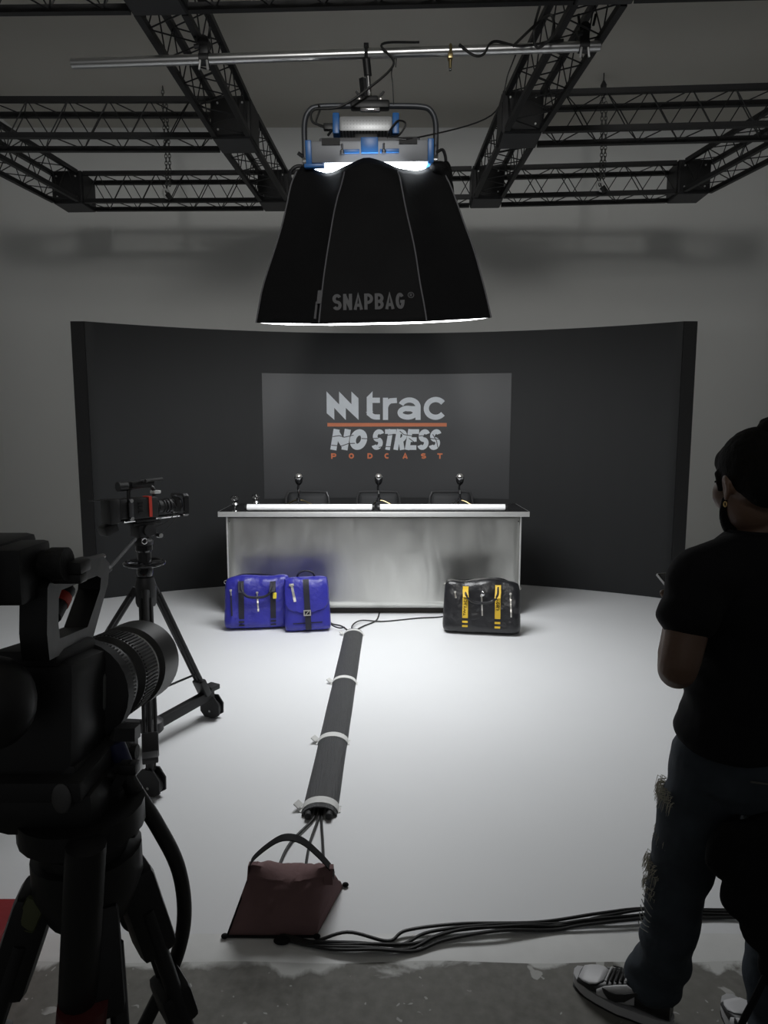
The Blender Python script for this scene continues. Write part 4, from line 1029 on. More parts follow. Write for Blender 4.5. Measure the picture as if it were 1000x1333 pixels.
def cinecam(Cm, label, loc):
    c = thing('video_camera', label, 'camera', loc, CH); P_ = M['black_plastic']
    MB(Cm).box((0, -.02, .075), (.12, .20, .13), bev=.01).build('camera_body', P_, c)
    MB(Cm).box((0, -.155, .08), (.10, .05, .12), bev=.006).build('power_plate', M['black_plate'], c)
    MB(Cm).box((0, -.215, .07), (.11, .07, .15), bev=.008).build('battery', P_, c)
    MB(Cm).box((.062, .02, .08), (.006, .02, .125)).build('red_tape', M['red_tape'], c, smooth=False)
    MB(Cm).box((.030, .02, .143), (.068, .02, .006)).build('red_tape', M['red_tape'], c, smooth=False)
    for z in (.055, .085, .11): MB(Cm).box((.062, -.05, z), (.006, .03, .014), bev=.002).build('button', M['gloss_black'], c)
    MB(Cm).box((.064, -.115, .075), (.008, .03, .09), bev=.003).build('side_plate', mat('dark grey metal', (.08, .08, .085), .35, .6), c)
    for z in (.02, .13): MB(Cm).cyl((.06, -.115, z), (.075, -.115, z), .012, seg=10).build('rosette', M['chrome'], c)
    h = MB(Cm).tube(sm([(0, -.09, .14), (0, -.085, .19), (0, -.05, .205), (0, .05, .205), (0, .085, .185), (0, .09, .14)], 5), .012, 10).build('top_handle', P_, c)
    MB(Cm).box((0, .0, .225), (.05, .16, .03), bev=.006).build('handle_unit', P_, h)
    MB(Cm).cyl((.0, -.16, .215), (.0, -.10, .215), .030).build('viewfinder', P_, c)
    MB(Cm).box((.035, .05, .245), (.03, .14, .012), bev=.003).build('rail', M['chair_frame'], h)
    MB(Cm).tube([(.05, .0, .245), (.05, .12, .25)], .010).build('microphone', M['rubber'], c)
    MB(Cm).box((0, .10, .165), (.05, .05, .02), bev=.004).build('front_bracket', M['edge_steel'], h)
    l = MB(Cm).lathe([(.032, .08), (.038, .09), (.038, .14), (.044, .145), (.044, .20), (.040, .205), (.040, .235), (.052, .245), (.052, .26)], (0, 0, .07), 'y', 24).build('lens', M['rubber'], c)
    for y in (.10, .16, .185, .22): MB(Cm).torus((0, y, .07), .046, .003, Matrix.Rotation(R(90), 4, 'X')).build('focus_ring', M['gloss_black'], l)
    MB(Cm).loop_prism([(-.075, -.06), (-.06, -.075), (.06, -.075), (.075, -.06), (.075, .06), (.06, .075), (-.06, .075), (-.075, .06)],
                      [(-.062, -.05), (-.05, -.06), (.05, -.06), (.062, -.05), (.062, .05), (.05, .06), (-.05, .06), (-.062, .05)], .035, lambda x, z, d: V((x, .262 + d, .07 + z))).build('matte_box', M['gloss_black'], c)
    MB(Cm).cyl((0, .264, .07), (0, .268, .07), .05).build('front_glass', M['lens_glass'], l)
    for x in (-.03, .03): MB(Cm).tube([(x, -.15, .0), (x, .25, .0)], .0075).build('support_rod', M['chrome'] if x > 0 else BK, c)
    MB(Cm).box((0, 0, -.004), (.09, .14, .02), bev=.004).build('base_plate', BK, c)
    MB(Cm).tube(sm([(.05, .22, .04), (.06, .15, -.02), (.05, .07, -.05), (.03, .0, -.06)], 5), .003).build('control_wire', M['cable'], c)
    MB(Cm).tube(sm([(.05, .11, .12), (.09, .16, .10), (.09, .2, .02), (.07, .14, -.06), (.05, .06, -.12)], 6), .0025).build('control_wire', M['cable'], c)
    MB(Cm).tube([(0, -.25, .14), (-.04, -.33, .142)], .004).build('antenna', P_, c)
    MB(Cm).box((-.03, -.22, -.04), (.10, .09, .06), Matrix.Rotation(R(20), 4, 'X'), .01).build('receiver_box', P_, c)
CM2 = Matrix.Translation((TX, TY, 1.218)) @ Matrix.Rotation(CH, 4, 'Z') @ Matrix.Scale(.80, 4)
cinecam(CM2, 'black cinema camera with a red tape strip on the dolly tripod', (TX, TY, 1.208))

# ================================================================== NEAR CAMERA (left foreground)
dirv = ray(490, 692).normalized(); xr = dirv.cross(V((0, 0, 1))).normalized(); zu = xr.cross(dirv)
LF = A(176, 862, .80)
NM = Matrix.Translation(LF) @ Matrix((xr, dirv, zu)).transposed().to_4x4()          # local: +y forward, lens front at the origin
nc = thing('video_camera', 'big dark camera with a long zoom lens in the left foreground', 'camera', NM @ V((-.04, -.28, -.10)))
P_ = M['black_plastic']
l = MB(NM).lathe([(.034, -.165), (.043, -.16), (.043, -.115), (.039, -.11), (.039, -.10), (.0445, -.095), (.0445, -.055), (.041, -.05), (.042, -.04), (.0465, -.036), (.0475, .0), (.0475, .012), (.043, .012), (.040, -.01)], (0, 0, 0), 'y', 48).build('lens', mat('lens barrel', (.05, .05, .05), .4), nc)
mb = MB(NM)
for k in range(72):
    a = 2 * math.pi * k / 72; mb.box((.0448 * math.cos(a), -.075, .0448 * math.sin(a)), (.0016, .034, .0016), Matrix.Rotation(-a, 4, 'Y'))
o = mb.build('zoom_ring_ribs', mat('lens rubber', (.035, .035, .035), .6), l, smooth=False); o['kind'] = 'stuff'
mb = MB(NM)
for k in range(72):
    a = 2 * math.pi * k / 72; mb.box((.0432 * math.cos(a), -.138, .0432 * math.sin(a)), (.0016, .034, .0016), Matrix.Rotation(-a, 4, 'Y'))
o = mb.build('focus_ring_ribs', M['rubber'], l, smooth=False); o['kind'] = 'stuff'
MB(NM).cyl((0, -.012, 0), (0, -.006, 0), .041, seg=32).build('front_glass', M['lens_glass'], l)
MB(NM).torus((0, -.045, 0), .0405, .002, Matrix.Rotation(R(90), 4, 'X'), 40).build('silver_line', M['edge_steel'], l)
MB(NM).box((-.008, -.197, -.015), (.080, .078, .120), bev=.012).build('camera_body', P_, nc)
MB(NM).box((-.008, -.20, .048), (.056, .08, .014), bev=.005).build('top_plate', M['black_plate'], nc)
MB(NM).lathe([(.04, -.17), (.052, -.165), (.052, -.15), (.04, -.148)], (0, 0, 0), 'y', 30).build('lens_mount', M['black_plate'], nc)
MB(NM).box((.024, -.20, -.085), (.02, .07, .09), bev=.006).build('side_grip', P_, nc)
MB(NM).lathe([(.022, 0), (.026, .003), (.026, .012), (.02, .016), (.008, .017), (.007, .022)], (.035, -.155, -.055), 'x', 24).build('focus_knob', M['rubber'], nc)
MB(NM).box((.025, -.165, .005), (.016, .02, .035), bev=.004).build('silver_lug', mat('worn metal lug', (.25, .26, .25), .4, .6), nc)
hb = lambda y, z, d: V((.0 - .014 * (y + .262) / .162 + d, y, z))
ho = [(-.256, .050), (-.262, .072), (-.262, .108), (-.248, .122), (-.12, .128), (-.100, .120), (-.105, .10), (-.150, .052)]
hi = [(-.234, .064), (-.238, .076), (-.238, .098), (-.232, .104), (-.14, .110), (-.128, .107), (-.130, .096), (-.166, .064)]
MB(NM).loop_prism(ho, hi, .022, hb).build('top_handle', P_, nc)
MB(NM).tube([(.019, -.250, .122), (.005, -.11, .128)], .003, 8).build('handle_rail', mat('rail edge', (.12, .12, .12), .35), nc)
MB(NM).tube([(-.004, -.200, .078), (-.004, -.172, .100)], .0085, 12).build('trigger_button', P_, nc)
MB(NM).tube([(-.004, -.188, .0875), (-.004, -.180, .094)], .0092, 12).build('red_band', M['red_tape'], nc)
vf = MB().box(A(-34, 744, .54), (.10, .05, .044), bev=.004).build('viewfinder', P_, nc)
MB().box(A(-60, 744, .54), (.09, .09, .05), bev=.006).build('viewfinder_body', P_, nc)
c = A(52, 734, .55); MB().tube([c, c + V((.006, 0, 0)), c + V((.010, 0, 0)), c + V((.022, 0, 0))], .014, 20, rs=[.0115, .0115, .0135, .0135]).build('eyecup', M['rubber'], vf)
MB().box(A(98, 737, .56), (.018, .02, .010), bev=.002).build('mount_arm', P_, nc)
MB().box(A(70, 752, .56), (.05, .014, .008), bev=.002).build('mount_arm', P_, nc)
MB().ell(A(-8, 915, .52), (.030, .03, .036)).build('hand_grip', P_, nc)
# tripod head of the near camera
HC = A(108, 1068, .60)
nh = thing('fluid_head', 'black fluid head with knobs under the left foreground camera', 'tripod head', HC)
MB().box(A(84, 1030, .60), (.085, .08, .040), bev=.012).build('head_body', P_, nh)
MB().box(A(80, 994, .60), (.078, .10, .018), bev=.004).build('camera_plate', M['black_plate'], nh)
c = A(12, 1042, .60); MB().tube([c, c + V((.03, 0, 0))], .0185, 18).build('drag_knob', M['rubber'], nh)
c = A(36, 1070, .60); MB().tube([c, c + V((.04, 0, 0))], .010, 14).build('lock_knob', M['rubber'], nh)
MB().lathe([(.028, -.05), (.036, -.03), (.038, -.012), (.052, .0), (.052, .02)], HC + V((0, 0, -.005))).build('pan_base', P_, nh)
c = A(52, 1110, .6); MB().tube([c, c + V((.03, 0, .0))], .0085, 12).build('bubble_knob', M['rubber'], nh)
MB().bar(A(166, 945, .60), A(166, 962, .6), .018, .014).build('lever', P_, nh)
MB().box(A(168, 999, .60), (.016, .012, .010), bev=.002).build('lever', P_, nh)
MB().bar(A(150, 1000, .60), A(172, 995, .6), .006, .006).build('lever', P_, nh)
MB().bar(A(140, 1040, .60), A(165, 1000, .6), .006, .008).build('lever', P_, nh)
MB().box(A(167, 1068, .60), (.016, .012, .028), bev=.003).build('brake_lever', P_, nh)
MB().bar(A(140, 1062, .6), A(166, 1055, .6), .008, .008).build('lever', P_, nh)
MB().ell(A(80, 1040, .55), (.008, .002, .013)).build('silver_badge', mat('badge', (.12, .12, .12), .4, .5), nh)
# tripod
HB_ = A(115, 1128, .61); ZF = -.006
nt_ = thing('tripod', 'black tripod under the left foreground camera with twin tube legs', 'tripod', (HB_.x, HB_.y, ZF))
MB().lathe([(.022, -.045), (.035, -.04), (.046, -.01), (.046, .018), (.036, .022)], HB_).build('bowl', P_, nt_)
MB().tube([HB_ + V((0, 0, -.03)), HB_ + V((0, 0, -.14))], .014, 12).build('bowl_handle', P_, nt_)
for i, (ang, l0) in enumerate(((192, .04), (38, .035), (-62, .03))):
    d = V((math.cos(R(ang)), math.sin(R(ang)), 0)); sdv = V((-d.y, d.x, 0))
    tpp = HB_ + d * l0 + V((0, 0, -.015)); ft = V((HB_.x, HB_.y, ZF)) + d * (.50, .34, .30)[i]
    e = lambda s_: tpp.lerp(ft, s_)
    lg = MB().bar(e(0), e(.07), .040, .034, bev=.008).build('leg', P_, nt_)
    for s_ in (-1, 1): MB().tube([e(.03) + sdv * s_ * .015, e(.5) + sdv * s_ * .015], .0075, 10).build('outer_tube', BK, lg)
    MB().tube([e(.3), e(.97)], .009, 10).build('inner_tube', BK, lg)
    MB().bar(e(.105), e(.135), .042, .030, bev=.006).build('leg_lock', P_, lg)
    MB().bar(e(.47), e(.52), .055, .034, bev=.006).build('leg_lock', P_, lg)
    MB().ell(ft + V((0, 0, .014)), (.02, .02, .014)).build('rubber_foot', M['rubber'], lg)
    MB().tube([V((HB_.x, HB_.y, .45)), e(.66)], .007, 8).build('spreader_arm', BK, nt_)
c = A(118, 1300, .56)
MB().tube([A(112, 1100, .545), A(100, 1333, .57), A(96, 1400, .6)], .0155, 14).build('pan_bar', P_, nt_)
MB().tube([A(108, 1305, .563), A(101, 1400, .58)], .020, 14).build('pan_bar_collar', mat('dark red', (.09, .01, .012), .5), nt_)
MB().box(A(40, 1190, .585), (.018, .004, .03), Matrix.Rotation(R(25), 4, 'Y'), .004).build('leg_label', M['olive'], nt_)
tag(MB().tube(sm([A(148, 975, .62), A(170, 1020, .62), A(205, 1075, .64), A(232, 1130, .66), (A(240, 1190, .68)), A(230, 1245, .70), A(205, 1300, .70), A(170, 1370, .7)], 8), .0072, 10).build('cable', M['cable']), 'thick black cable looping down beside the foreground tripod', 'cable')
tag(MB().ell(A(182, 1192, .66), (.019, .014, .016)).build('cable_clamp', M['rubber']), 'black clamp hanging at the right of the foreground tripod', 'clamp')
tag(MB().tube([A(150, 968, .62), A(164, 1004, .62)], .0085, 10).build('cable_plug', M['blue_sleeve']), 'dark blue plug where the thick cable meets the foreground camera', 'plug')
# red case
rc = thing('tool_case', 'red case on the concrete at the bottom left corner', 'case', (-1.33, 1.78, -.006))
MB().box((-1.34, 1.80, .095), (.46, .34, .25), bev=.012).build('case_body', M['red_case'], rc)
MB().box((-1.34, 1.80, .168), (.468, .348, .012), bev=.004).build('case_rim', mat('case rim', (.2, .006, .01), .4), rc)
MB().tube(sm([(-1.42, 1.62, .09), (-1.40, 1.60, .10), (-1.30, 1.60, .10), (-1.28, 1.62, .09)], 4), .008).build('case_handle', M['black_plastic'], rc)
for x in (-1.5, -1.18): MB().box((x, 1.625, .16), (.04, .012, .05), bev=.003).build('latch', M['edge_steel'], rc)

# ================================================================== PERSON (right)
CX, CYP = .925, 1.66
pe = thing('person', 'person with a hair bun in black tee shirt and ripped jeans looking at a phone', 'person', (CX, CYP, -.006))
YA = R(24); PM = Matrix.Translation((CX, CYP, 0)) @ Matrix.Rotation(YA, 4, 'Z')     # local: +y the way they face, -x their left
lx = (PM.to_3x3() @ V((-1, 0, 0))); fy = (PM.to_3x3() @ V((0, 1, 0)))
def ring(c, a, b, p=2.3): return (c, -lx * a, fy * b, p)
hipL, kneeL, ankL = V((.835, 1.64, .88)), V((.800, 1.715, .47)), V((.785, 1.775, .06))
hipR, kneeR, ankR = V((1.01, 1.70, .88)), V((1.045, 1.68, .46)), V((1.03, 1.60, .06))
shL, elL, wrL = V((.742, 1.575, 1.325)), V((.676, 1.515, 1.125)), V((.770, 1.765, 1.150))
shR, elR, wrR = V((1.09, 1.73, 1.325)), V((1.12, 1.80, 1.10)), V((.935, 1.885, 1.145))
C0 = lambda z, dy=0., dx=0.: V((CX, CYP, 0)) + fy * dy + lx * dx + V((0, 0, z))
body = MB()
body.rings([ring(C0(.80), .10, .08), ring(C0(.88), .16, .105), ring(C0(.98), .145, .10), ring(C0(1.10), .135, .095), ring(C0(1.22), .155, .105), ring(C0(1.31), .16, .10), ring(C0(1.37), .12, .075), ring(C0(1.40), .06, .055)])
body.limb([C0(1.34), C0(1.40, .01), C0(1.455, .025), C0(1.50, .03)], [.07, .058, .054, .055])
HM = Matrix.Translation((.898, 1.652, 1.545)) @ Matrix.Rotation(R(4), 4, 'Z') @ Matrix.Rotation(R(-20), 4, 'X')    # head: +y faces
body.M = HM
body.ell((0, -.012, .025), (.078, .098, .095)); body.ell((0, .03, -.03), (.068, .068, .085)); body.ell((-.04, .048, -.015), (.036, .038, .045)); body.ell((.04, .048, -.015), (.036, .038, .045)); body.ell((0, .052, -.085), (.036, .034, .028))
body.limb([(0, .088, .01), (0, .108, -.018), (0, .112, -.030)], [.007, .010, .013], n=3)
body.ell((0, .083, .022), (.05, .02, .012)); body.ell((0, .090, -.060), (.024, .012, .008)); body.ell((0, .090, -.070), (.020, .011, .007))
for s_ in (-1, 1):
    body.ell((s_ * .04, .068, -.02), (.025, .025, .022))
    body.torus((s_ * .079, -.010, -.012), .0135, .0055, Matrix.Rotation(R(s_ * 15), 4, 'Z') @ Matrix.Rotation(R(90), 4, 'Y'), 16, 8, (1.55, 1)); body.ell((s_ * .074, -.010, -.012), (.007, .013, .022)); body.ell((s_ * .078, -.004, -.038), (.006, .007, .009))
body.M = Matrix.Identity(4)
body.limb([shL, shL.lerp(elL, .5), elL, elL.lerp(wrL, .35), wrL], [.056, .048, .042, .042, .027])
body.limb([shR, shR.lerp(elR, .5), elR, elR.lerp(wrR, .35), wrR], [.056, .048, .042, .042, .027])
body.limb([hipL, hipL.lerp(kneeL, .5), kneeL, kneeL.lerp(ankL, .4), ankL], [.085, .070, .052, .052, .036])
body.limb([hipR, hipR.lerp(kneeR, .5), kneeR, kneeR.lerp(ankR, .4), ankR], [.085, .070, .052, .052, .036])
# phone position and hands
PH = V((.835, 1.865, 1.222))
pn_ = (V((.88, 1.70, 1.52)) - PH).normalized()        # screen faces the eyes
pxx = pn_.cross(V((0, 0, 1))).normalized(); pyy = pn_.cross(pxx)
pyy = -pyy if pyy.z < 0 else pyy
PHM = Matrix.Translation(PH) @ Matrix((pxx, pyy, pn_)).transposed().to_4x4()
def hand(w, side):
    """side -1: left hand at the left long edge, thumb over the screen"""
    loc = lambda x, y, z: PHM @ V((x, y, z))
    e = side * .036
    palm = loc(e * 1.05, -.045, -.022)
    body.limb([w, w.lerp(palm, .5), palm], [.025, .028, .026], n=4)
    body.ell(loc(e * .9, -.035, -.020), (.026, .026, .022))
    for k, (y0, ln) in enumerate(((.022, 1.0), (.004, 1.08), (-.016, 1.0), (-.035, .85))):
        body.limb([loc(e * 1.1, y0 * .7 - .025, -.022), loc(e * 1.25, y0, -.020), loc(e * .9, y0 + .004, -.019), loc(e * .9 - side * .030 * ln, y0 + .006, -.0165)], [.0095, .0088, .0082, .0070], n=4, seg=10)
    body.limb([loc(e * 1.15, -.055, -.008), loc(e * 1.28, -.035, .006), loc(e * 1.0, -.012, .013), loc(e * .72, .006, .0125)], [.012, .0105, .0095, .0080], n=4, seg=10)
hand(wrL, -1 if (PHM @ V((-.036, 0, 0)) - wrL).length < (PHM @ V((.036, 0, 0)) - wrL).length else 1)
hand(wrR, 1 if (PHM @ V((-.036, 0, 0)) - wrL).length < (PHM @ V((.036, 0, 0)) - wrL).length else -1)
fuse(body, 'body', M['skin'], pe, .0045, 5)
# phone
ph = thing('phone', 'dark phone held in both hands by the person at the right', 'phone', PH)
MB(PHM).box((0, 0, 0), (.074, .155, .009), bev=.0035).build('phone_body', M['gloss_black'], ph)
MB(PHM).box((0, 0, .0045), (.068, .148, .001)).build('screen', M['lens_glass'], ph, smooth=False)
MB(PHM).loop_prism([(-.0375, -.078), (.0375, -.078), (.0375, .078), (-.0375, .078)], [(-.0365, -.077), (.0365, -.077), (.0365, .077), (-.0365, .077)], .007, lambda x, y, d: V((x, y, d - .0035))).build('metal_rim', M['edge_steel'], ph)
MB(PHM).cyl((.02, .055, -.0045), (.02, .055, -.007), .008).build('camera_lens', M['lens_glass'], ph)
# eyes, brows, beard, hair
for s_ in (-1, 1):
    MB(HM).ell((s_ * .031, .077, .004), .0115).build('eye', M['eye_white'], pe)
    MB(HM).limb([(s_ * .014, .098, .024), (s_ * .032, .094, .030), (s_ * .048, .082, .026)], [.004, .005, .003], n=3, seg=8).build('eyebrow', M['hair'], pe)
mb = MB(HM)
mb.ell((0, .056, -.092), (.040, .038, .030)); mb.limb([(-.066, .02, -.035), (-.058, .045, -.068), (-.03, .075, -.098), (0, .084, -.105), (.03, .075, -.098), (.058, .045, -.068), (.066, .02, -.035)], [.009, .014, .018, .020, .018, .014, .009], n=4, seg=10)
mb.limb([(-.025, .094, -.055), (0, .101, -.048), (.025, .094, -.055)], [.004, .006, .004], n=3, seg=8)
fuse(mb, 'beard', M['hair'], pe, .005, 4)
mb = MB(HM)
mb.ell((0, -.020, .034), (.083, .099, .098)); mb.ell((0, -.055, .0), (.070, .062, .075)); mb.ell((0, .03, .065), (.068, .06, .052))
mb.limb([(-.074, .022, .03), (-.074, .024, -.01)], [.010, .007], n=3, seg=8); mb.limb([(.074, .022, .03), (.074, .024, -.01)], [.010, .007], n=3, seg=8)
fuse(mb, 'hair', M['hair'], pe, .005, 5, disp=lambda p: p + V((noise.noise(p * 60), noise.noise(p * 60 + V((9, 0, 0))), 0)) * .0022)
mb = MB()
BC = V((.928, 1.625, 1.668))
mb.ell(BC, (.046, .044, .040)); mb.torus(BC + V((0, 0, -.005)), .030, .018, Matrix.Rotation(R(20), 4, 'X')); mb.limb([BC + V((-.01, .0, -.04)), BC], [.028, .03], n=3)
bun = fuse(mb, 'hair_bun', M['hair'], pe, .006, 3, disp=lambda p: p + V((noise.noise(p * 70), noise.noise(p * 70 + V((9, 0, 0))), noise.noise(p * 50))) * .004)
mb = MB()
for k in range(16):
    a = k * 2.4; d = V((math.cos(a) * .7 - .35, -.2, math.sin(a) * .5 + .1)); mb.tube([BC + V((-.03, 0, -.025)), BC + V((-.03, 0, -.025)) + d * .03, BC + V((-.03, 0, -.03)) + d * .05], .0008, 4)
o = mb.build('stray_hairs', M['hair'], bun); o['kind'] = 'stuff'
MB(HM).torus((-.083, -.004, -.053), .006, .0016, Matrix.Rotation(R(90), 4, 'Y'), 16, 6).build('earring', M['gold'], pe)
# tee shirt
def fold(am, sc_=9.):
    return lambda p: p + V((noise.noise(V((p.x * sc_, p.y * sc_, p.z * sc_ * 2.2))), noise.noise(V((p.x * sc_ + 7, p.y * sc_, p.z * sc_ * 2.2))), 0)) * am
mb = MB()
mb.rings([ring(C0(.885), .185, .135), ring(C0(.91), .190, .138), ring(C0(.98), .172, .126), ring(C0(1.08), .158, .118), ring(C0(1.20), .165, .122), ring(C0(1.30), .187, .125), ring(C0(1.355), .160, .105), ring(C0(1.395), .115, .085), ring(C0(1.425, .008), .072, .068)], seg=32)
mb.limb([shL + V((.03, 0, .0)), shL, shL.lerp(elL, .25) + V((-.004, 0, 0)), shL.lerp(elL, .36) + V((-.006, 0, 0))], [.070, .072, .071, .073], n=5)
mb.limb([shR - V((.03, 0, .0)), shR, shR.lerp(elR, .35), shR.lerp(elR, .52)], [.075, .078, .076, .077], n=5)
mb.limb([C0(1.38, 0, .02), C0(1.36, 0, .10), shL + V((0, 0, .008))], [.055, .062, .066], n=4); mb.limb([C0(1.38, 0, -.02), C0(1.36, 0, -.10), shR + V((0, 0, .008))], [.055, .062, .066], n=4)
tee = fuse(mb, 'tee_shirt', M['tee'], pe, .007, 6, disp=fold(.012))
MB().torus(C0(1.425, .008), .068, .006, Matrix.Rotation(YA, 4, 'Z'), 30, 8, (1.0, .95)).build('collar', M['tee'], tee)
# jeans
mb = MB()
mb.rings([ring(C0(.74), .13, .10), ring(C0(.80), .178, .125), ring(C0(.88), .178, .128), ring(C0(.95), .165, .118), ring(C0(.975), .163, .115)], seg=32)
def legj(h, k, a, rs): mb.limb([h, h.lerp(k, .5), k, k.lerp(a, .5), a + V((0, 0, .03))], rs, n=7, seg=20)
legj(hipL + V((0, 0, -.03)), kneeL, ankL, [.102, .092, .078, .070, .068])
legj(hipR + V((0, 0, -.03)), kneeR, ankR, [.102, .092, .078, .072, .070])
mb.limb([ankL + V((0, 0, .09)), ankL + V((-.02, .015, .045))], [.072, .066], n=4, seg=20)
jn = fuse(mb, 'jeans', M['denim'], pe, .007, 5, disp=lambda p: fold(.010 + .014 * max(0, 1 - abs(p.z - .14) / .16), 8.)(p))
MB().torus(C0(.965), .165, .006, Matrix.Rotation(YA, 4, 'Z'), 36, 6, (1.0, .72)).build('waist_seam', M['denim'], jn)
def bpk(x, z): return C0(z, -.128, x)
MB().tube([C0(.86, -.118, .13), C0(.845, -.128, .07), C0(.84, -.130, .02)], .0025).build('pocket_seam', mat('denim thread', (.10, .10, .09), .8), jn)
rng = random.Random(3)
def out(z): # left outer outline of the left leg
    P = [hipL, kneeL, ankL]; f = (hipL.z - z) / (hipL.z - kneeL.z)
    p = hipL.lerp(kneeL, f) if f < 1 else kneeL.lerp(ankL, (kneeL.z - z) / (kneeL.z - ankL.z)); r = .098 if f < .6 else .082
    return p, r
for z, n, ln in ((.735, 90, .030), (.60, 40, .020), (.50, 60, .030), (.44, 40, .02)):
    mb = MB()
    p, r = out(z)
    for k in range(n):
        a = R(180 + rng.uniform(-45, 25)); q_ = V((p.x + r * .92 * math.cos(a), p.y + r * .92 * math.sin(a), z + rng.uniform(-.018, .018))); o_ = V((math.cos(a), math.sin(a), 0))
        l_ = ln * rng.uniform(.6, 1.2); mb.tube([q_, q_ + o_ * l_ * .5 + V((0, 0, rng.uniform(-.3, .3) * l_)), q_ + o_ * l_ * .7 + V((0, 0, -l_ * rng.uniform(.5, 1.1)))], .0015, 4, rs=[.0012, .0009, .0004])
    o = mb.build('frayed_threads', M['fray'], jn); o['kind'] = 'stuff'
for k in range(7):
    z = .44 - k * .022; p, r = out(z); pts = [V((p.x + (r + .001) * math.cos(R(a)), p.y + (r + .001) * math.sin(R(a)), z + .006 * math.sin(a * .1 + k))) for a in range(165, 236, 10)]
    MB().tube(pts[:5], .0014, 5).build('ripped_thread', mat('ripped thread', (.16, .165, .15), .9), jn)
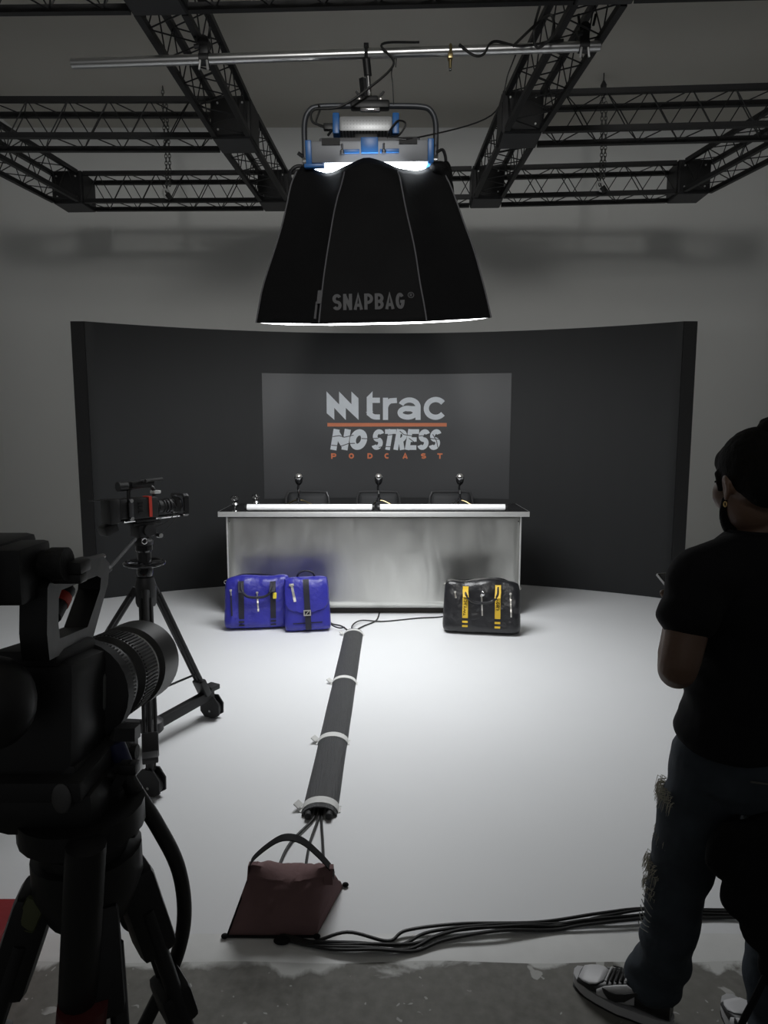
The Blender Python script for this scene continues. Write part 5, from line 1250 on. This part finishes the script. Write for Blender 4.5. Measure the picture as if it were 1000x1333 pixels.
# shoes
def shoe(heel, toe, parent, swoosh=True):
    d = (toe - heel); L_ = d.length; d.normalize(); SMx = Matrix.Translation(heel) @ Matrix((V((d.y, -d.x, 0)), d, V((0, 0, 1)))).transposed().to_4x4()
    wid = lambda y: .036 + .016 * math.sin(min(1, y / L_) * math.pi * .9) + .006 * (y > .6 * L_)
    def outline(sc_=1., n=28):
        pts = []
        for k in range(n):
            a = 2 * math.pi * k / n; y = L_ / 2 - L_ / 2 * math.cos(a) * sc_; ww = (.049 if .5 * L_ < y else .041 + .008 * max(0, y / L_)) * sc_
            pts.append((ww * math.copysign(abs(math.sin(a)) ** .7, math.sin(a)), y))
        return pts
    o_ = outline(1.03); MB(SMx).prism(o_, .028, lambda x, y, d_: V((x, y, d_ + .001 + (.012 * max(0, (y / L_ - .75) * 4) ** 2)))).build('sole', M['shoe_white'], parent)
    MB(SMx).prism(outline(1.035), .006, lambda x, y, d_: V((x, y, d_ - .003))).build('outsole', M['shoe_black'], parent)
    mb = MB(SMx); rl = []
    for y, hh, ww in ((.004, .085, .030), (.03, .105, .040), (.07, .115, .043), (.11, .105, .045), (.15, .085, .048), (.19, .066, .050), (.23, .056, .047), (.262, .044, .036), (.275, .030, .018)):
        y = y * L_ / .28; zb = .026; rl.append(((0, y, (hh + zb) / 2), (ww, 0, 0), (0, 0, (hh - zb) / 2), 2.6))
    mb.rings(rl, seg=28); mb.build('upper', M['shoe_black'], parent)
    up = lambda y, f, off=.002: None
    def surf(y, a, off=.003):           # a: angle round the upper, 0 = +x side, 90 = top
        ys = [q[0][1] for q in rl]; i = max(j for j in range(len(rl) - 1) if ys[j] <= max(ys[0], min(y, ys[-1] - 1e-4))); f = (y - ys[i]) / (ys[i + 1] - ys[i]); f = max(0, min(1, f))
        c = V(rl[i][0]).lerp(V(rl[i + 1][0]), f); A1 = rl[i][1][0] + (rl[i + 1][1][0] - rl[i][1][0]) * f + off; A2 = rl[i][2][2] + (rl[i + 1][2][2] - rl[i][2][2]) * f + off
        ca, sa = math.cos(R(a)), math.sin(R(a)); e_ = 2 / 2.6
        return V((math.copysign(abs(ca) ** e_, ca) * A1, y, c.z + math.copysign(abs(sa) ** e_, sa) * A2))
    def patch(yas, name, m, off):
        """grid patch y0..y1 with angle range functions"""
        mb = MB(SMx); g = [[mb.v(surf(y, a0 + (a1 - a0) * k / 10, off)) for k in range(11)] for y, a0, a1 in yas]
        for a, b in zip(g, g[1:]):
            for k in range(10): mb.f((a[k], b[k], b[k + 1], a[k + 1]))
        o = mb.build(name, m, parent); q = o.modifiers.new('t', 'SOLIDIFY'); q.thickness = .002; return o
    k_ = L_ / .28
    patch([(.188 * k_, 70, 110), (.205 * k_, 45, 135), (.225 * k_, 32, 148), (.245 * k_, 35, 145), (.262 * k_, 50, 130)], 'toe_panel', M['shoe_white'], .003)
    for a0, sg in ((0, 1), (180, -1)):
        f_ = lambda a: a if sg > 0 else 180 - a
        patch([(.095 * k_, f_(-12), f_(30)), (.12 * k_, f_(-22), f_(50)), (.15 * k_, f_(-22), f_(48)), (.18 * k_, f_(-22), f_(40)), (.20 * k_, f_(-12), f_(15))], 'side_panel', M['shoe_white'], .003)
        patch([(.05 * k_, f_(34), f_(38)), (.09 * k_, f_(18), f_(28)), (.12 * k_, f_(-4), f_(16)), (.145 * k_, f_(-12), f_(14)), (.165 * k_, f_(-6), f_(20)), (.178 * k_, f_(12), f_(30)), (.184 * k_, f_(30), f_(34))], 'swoosh_mark', M['shoe_black'], .009)
    for i in range(5):
        y = (.125 + .014 * i) * k_; MB(SMx).tube([surf(y, a, .006) for a in (62, 75, 90, 105, 118)], .0035, 6).build('lace', M['shoe_white'] if i in (0, 4) else M['shoe_black'], parent)
    MB(SMx).rings([((0, .125 * k_, .095), (.024, 0, 0), (0, .012, .006)), ((0, .10 * k_, .135), (.024, 0, 0), (0, .008, .004))], seg=16).build('tongue', M['shoe_black'], parent)
    return SMx
heelL = V((.815, 1.735, ZF + .003)); toeL = V((.585, 1.895, ZF + .003))
s1 = bpy.data.objects.new('shoe', None); col.objects.link(s1); s1.parent = pe; s1.location = mw(pe).inverted() @ heelL; s1['label'] = 'left black and white sneaker'
shoe(heelL, toeL, s1)
heelR = V((1.055, 1.525, ZF + .003)); toeR = V((1.0, 1.80, ZF + .003))
s2 = bpy.data.objects.new('shoe', None); col.objects.link(s2); s2.parent = pe; s2.location = mw(pe).inverted() @ heelR; s2['label'] = 'right black and white sneaker'
shoe(heelR, toeR, s2)
# black cloth bag hanging over the right thigh
bg = thing('cloth_bag', 'black cloth bag hanging low behind the right thigh of the person', 'bag', (.99, 1.50, .30))
mb = MB()
for q in ((V((.86, 1.535, .66)), (.085, .035, .09)), (V((.95, 1.54, .65)), (.12, .045, .12)), (V((.96, 1.53, .53)), (.11, .05, .14)), (V((1.01, 1.53, .41)), (.095, .045, .14)), (V((.875, 1.53, .58)), (.06, .035, .10))): mb.ell(*q)
fuse(mb, 'sack', M['tee'], bg, .009, 6, disp=fold(.012))
MB().strip(sm([(1.10, 1.53, .72), (1.14, 1.54, .95), (1.12, 1.56, 1.2), (1.08, 1.60, 1.385)], 6), (.035, 0, 0), (0, -.004, 0)).build('shoulder_strap', M['black_web'], bg)
MB().tube(sm([(.955, 1.52, .40), (.915, 1.52, .29), (.885, 1.53, .18), (.870, 1.53, .03)], 6), .008, 8).build('loose_strap', M['black_web'], bg)
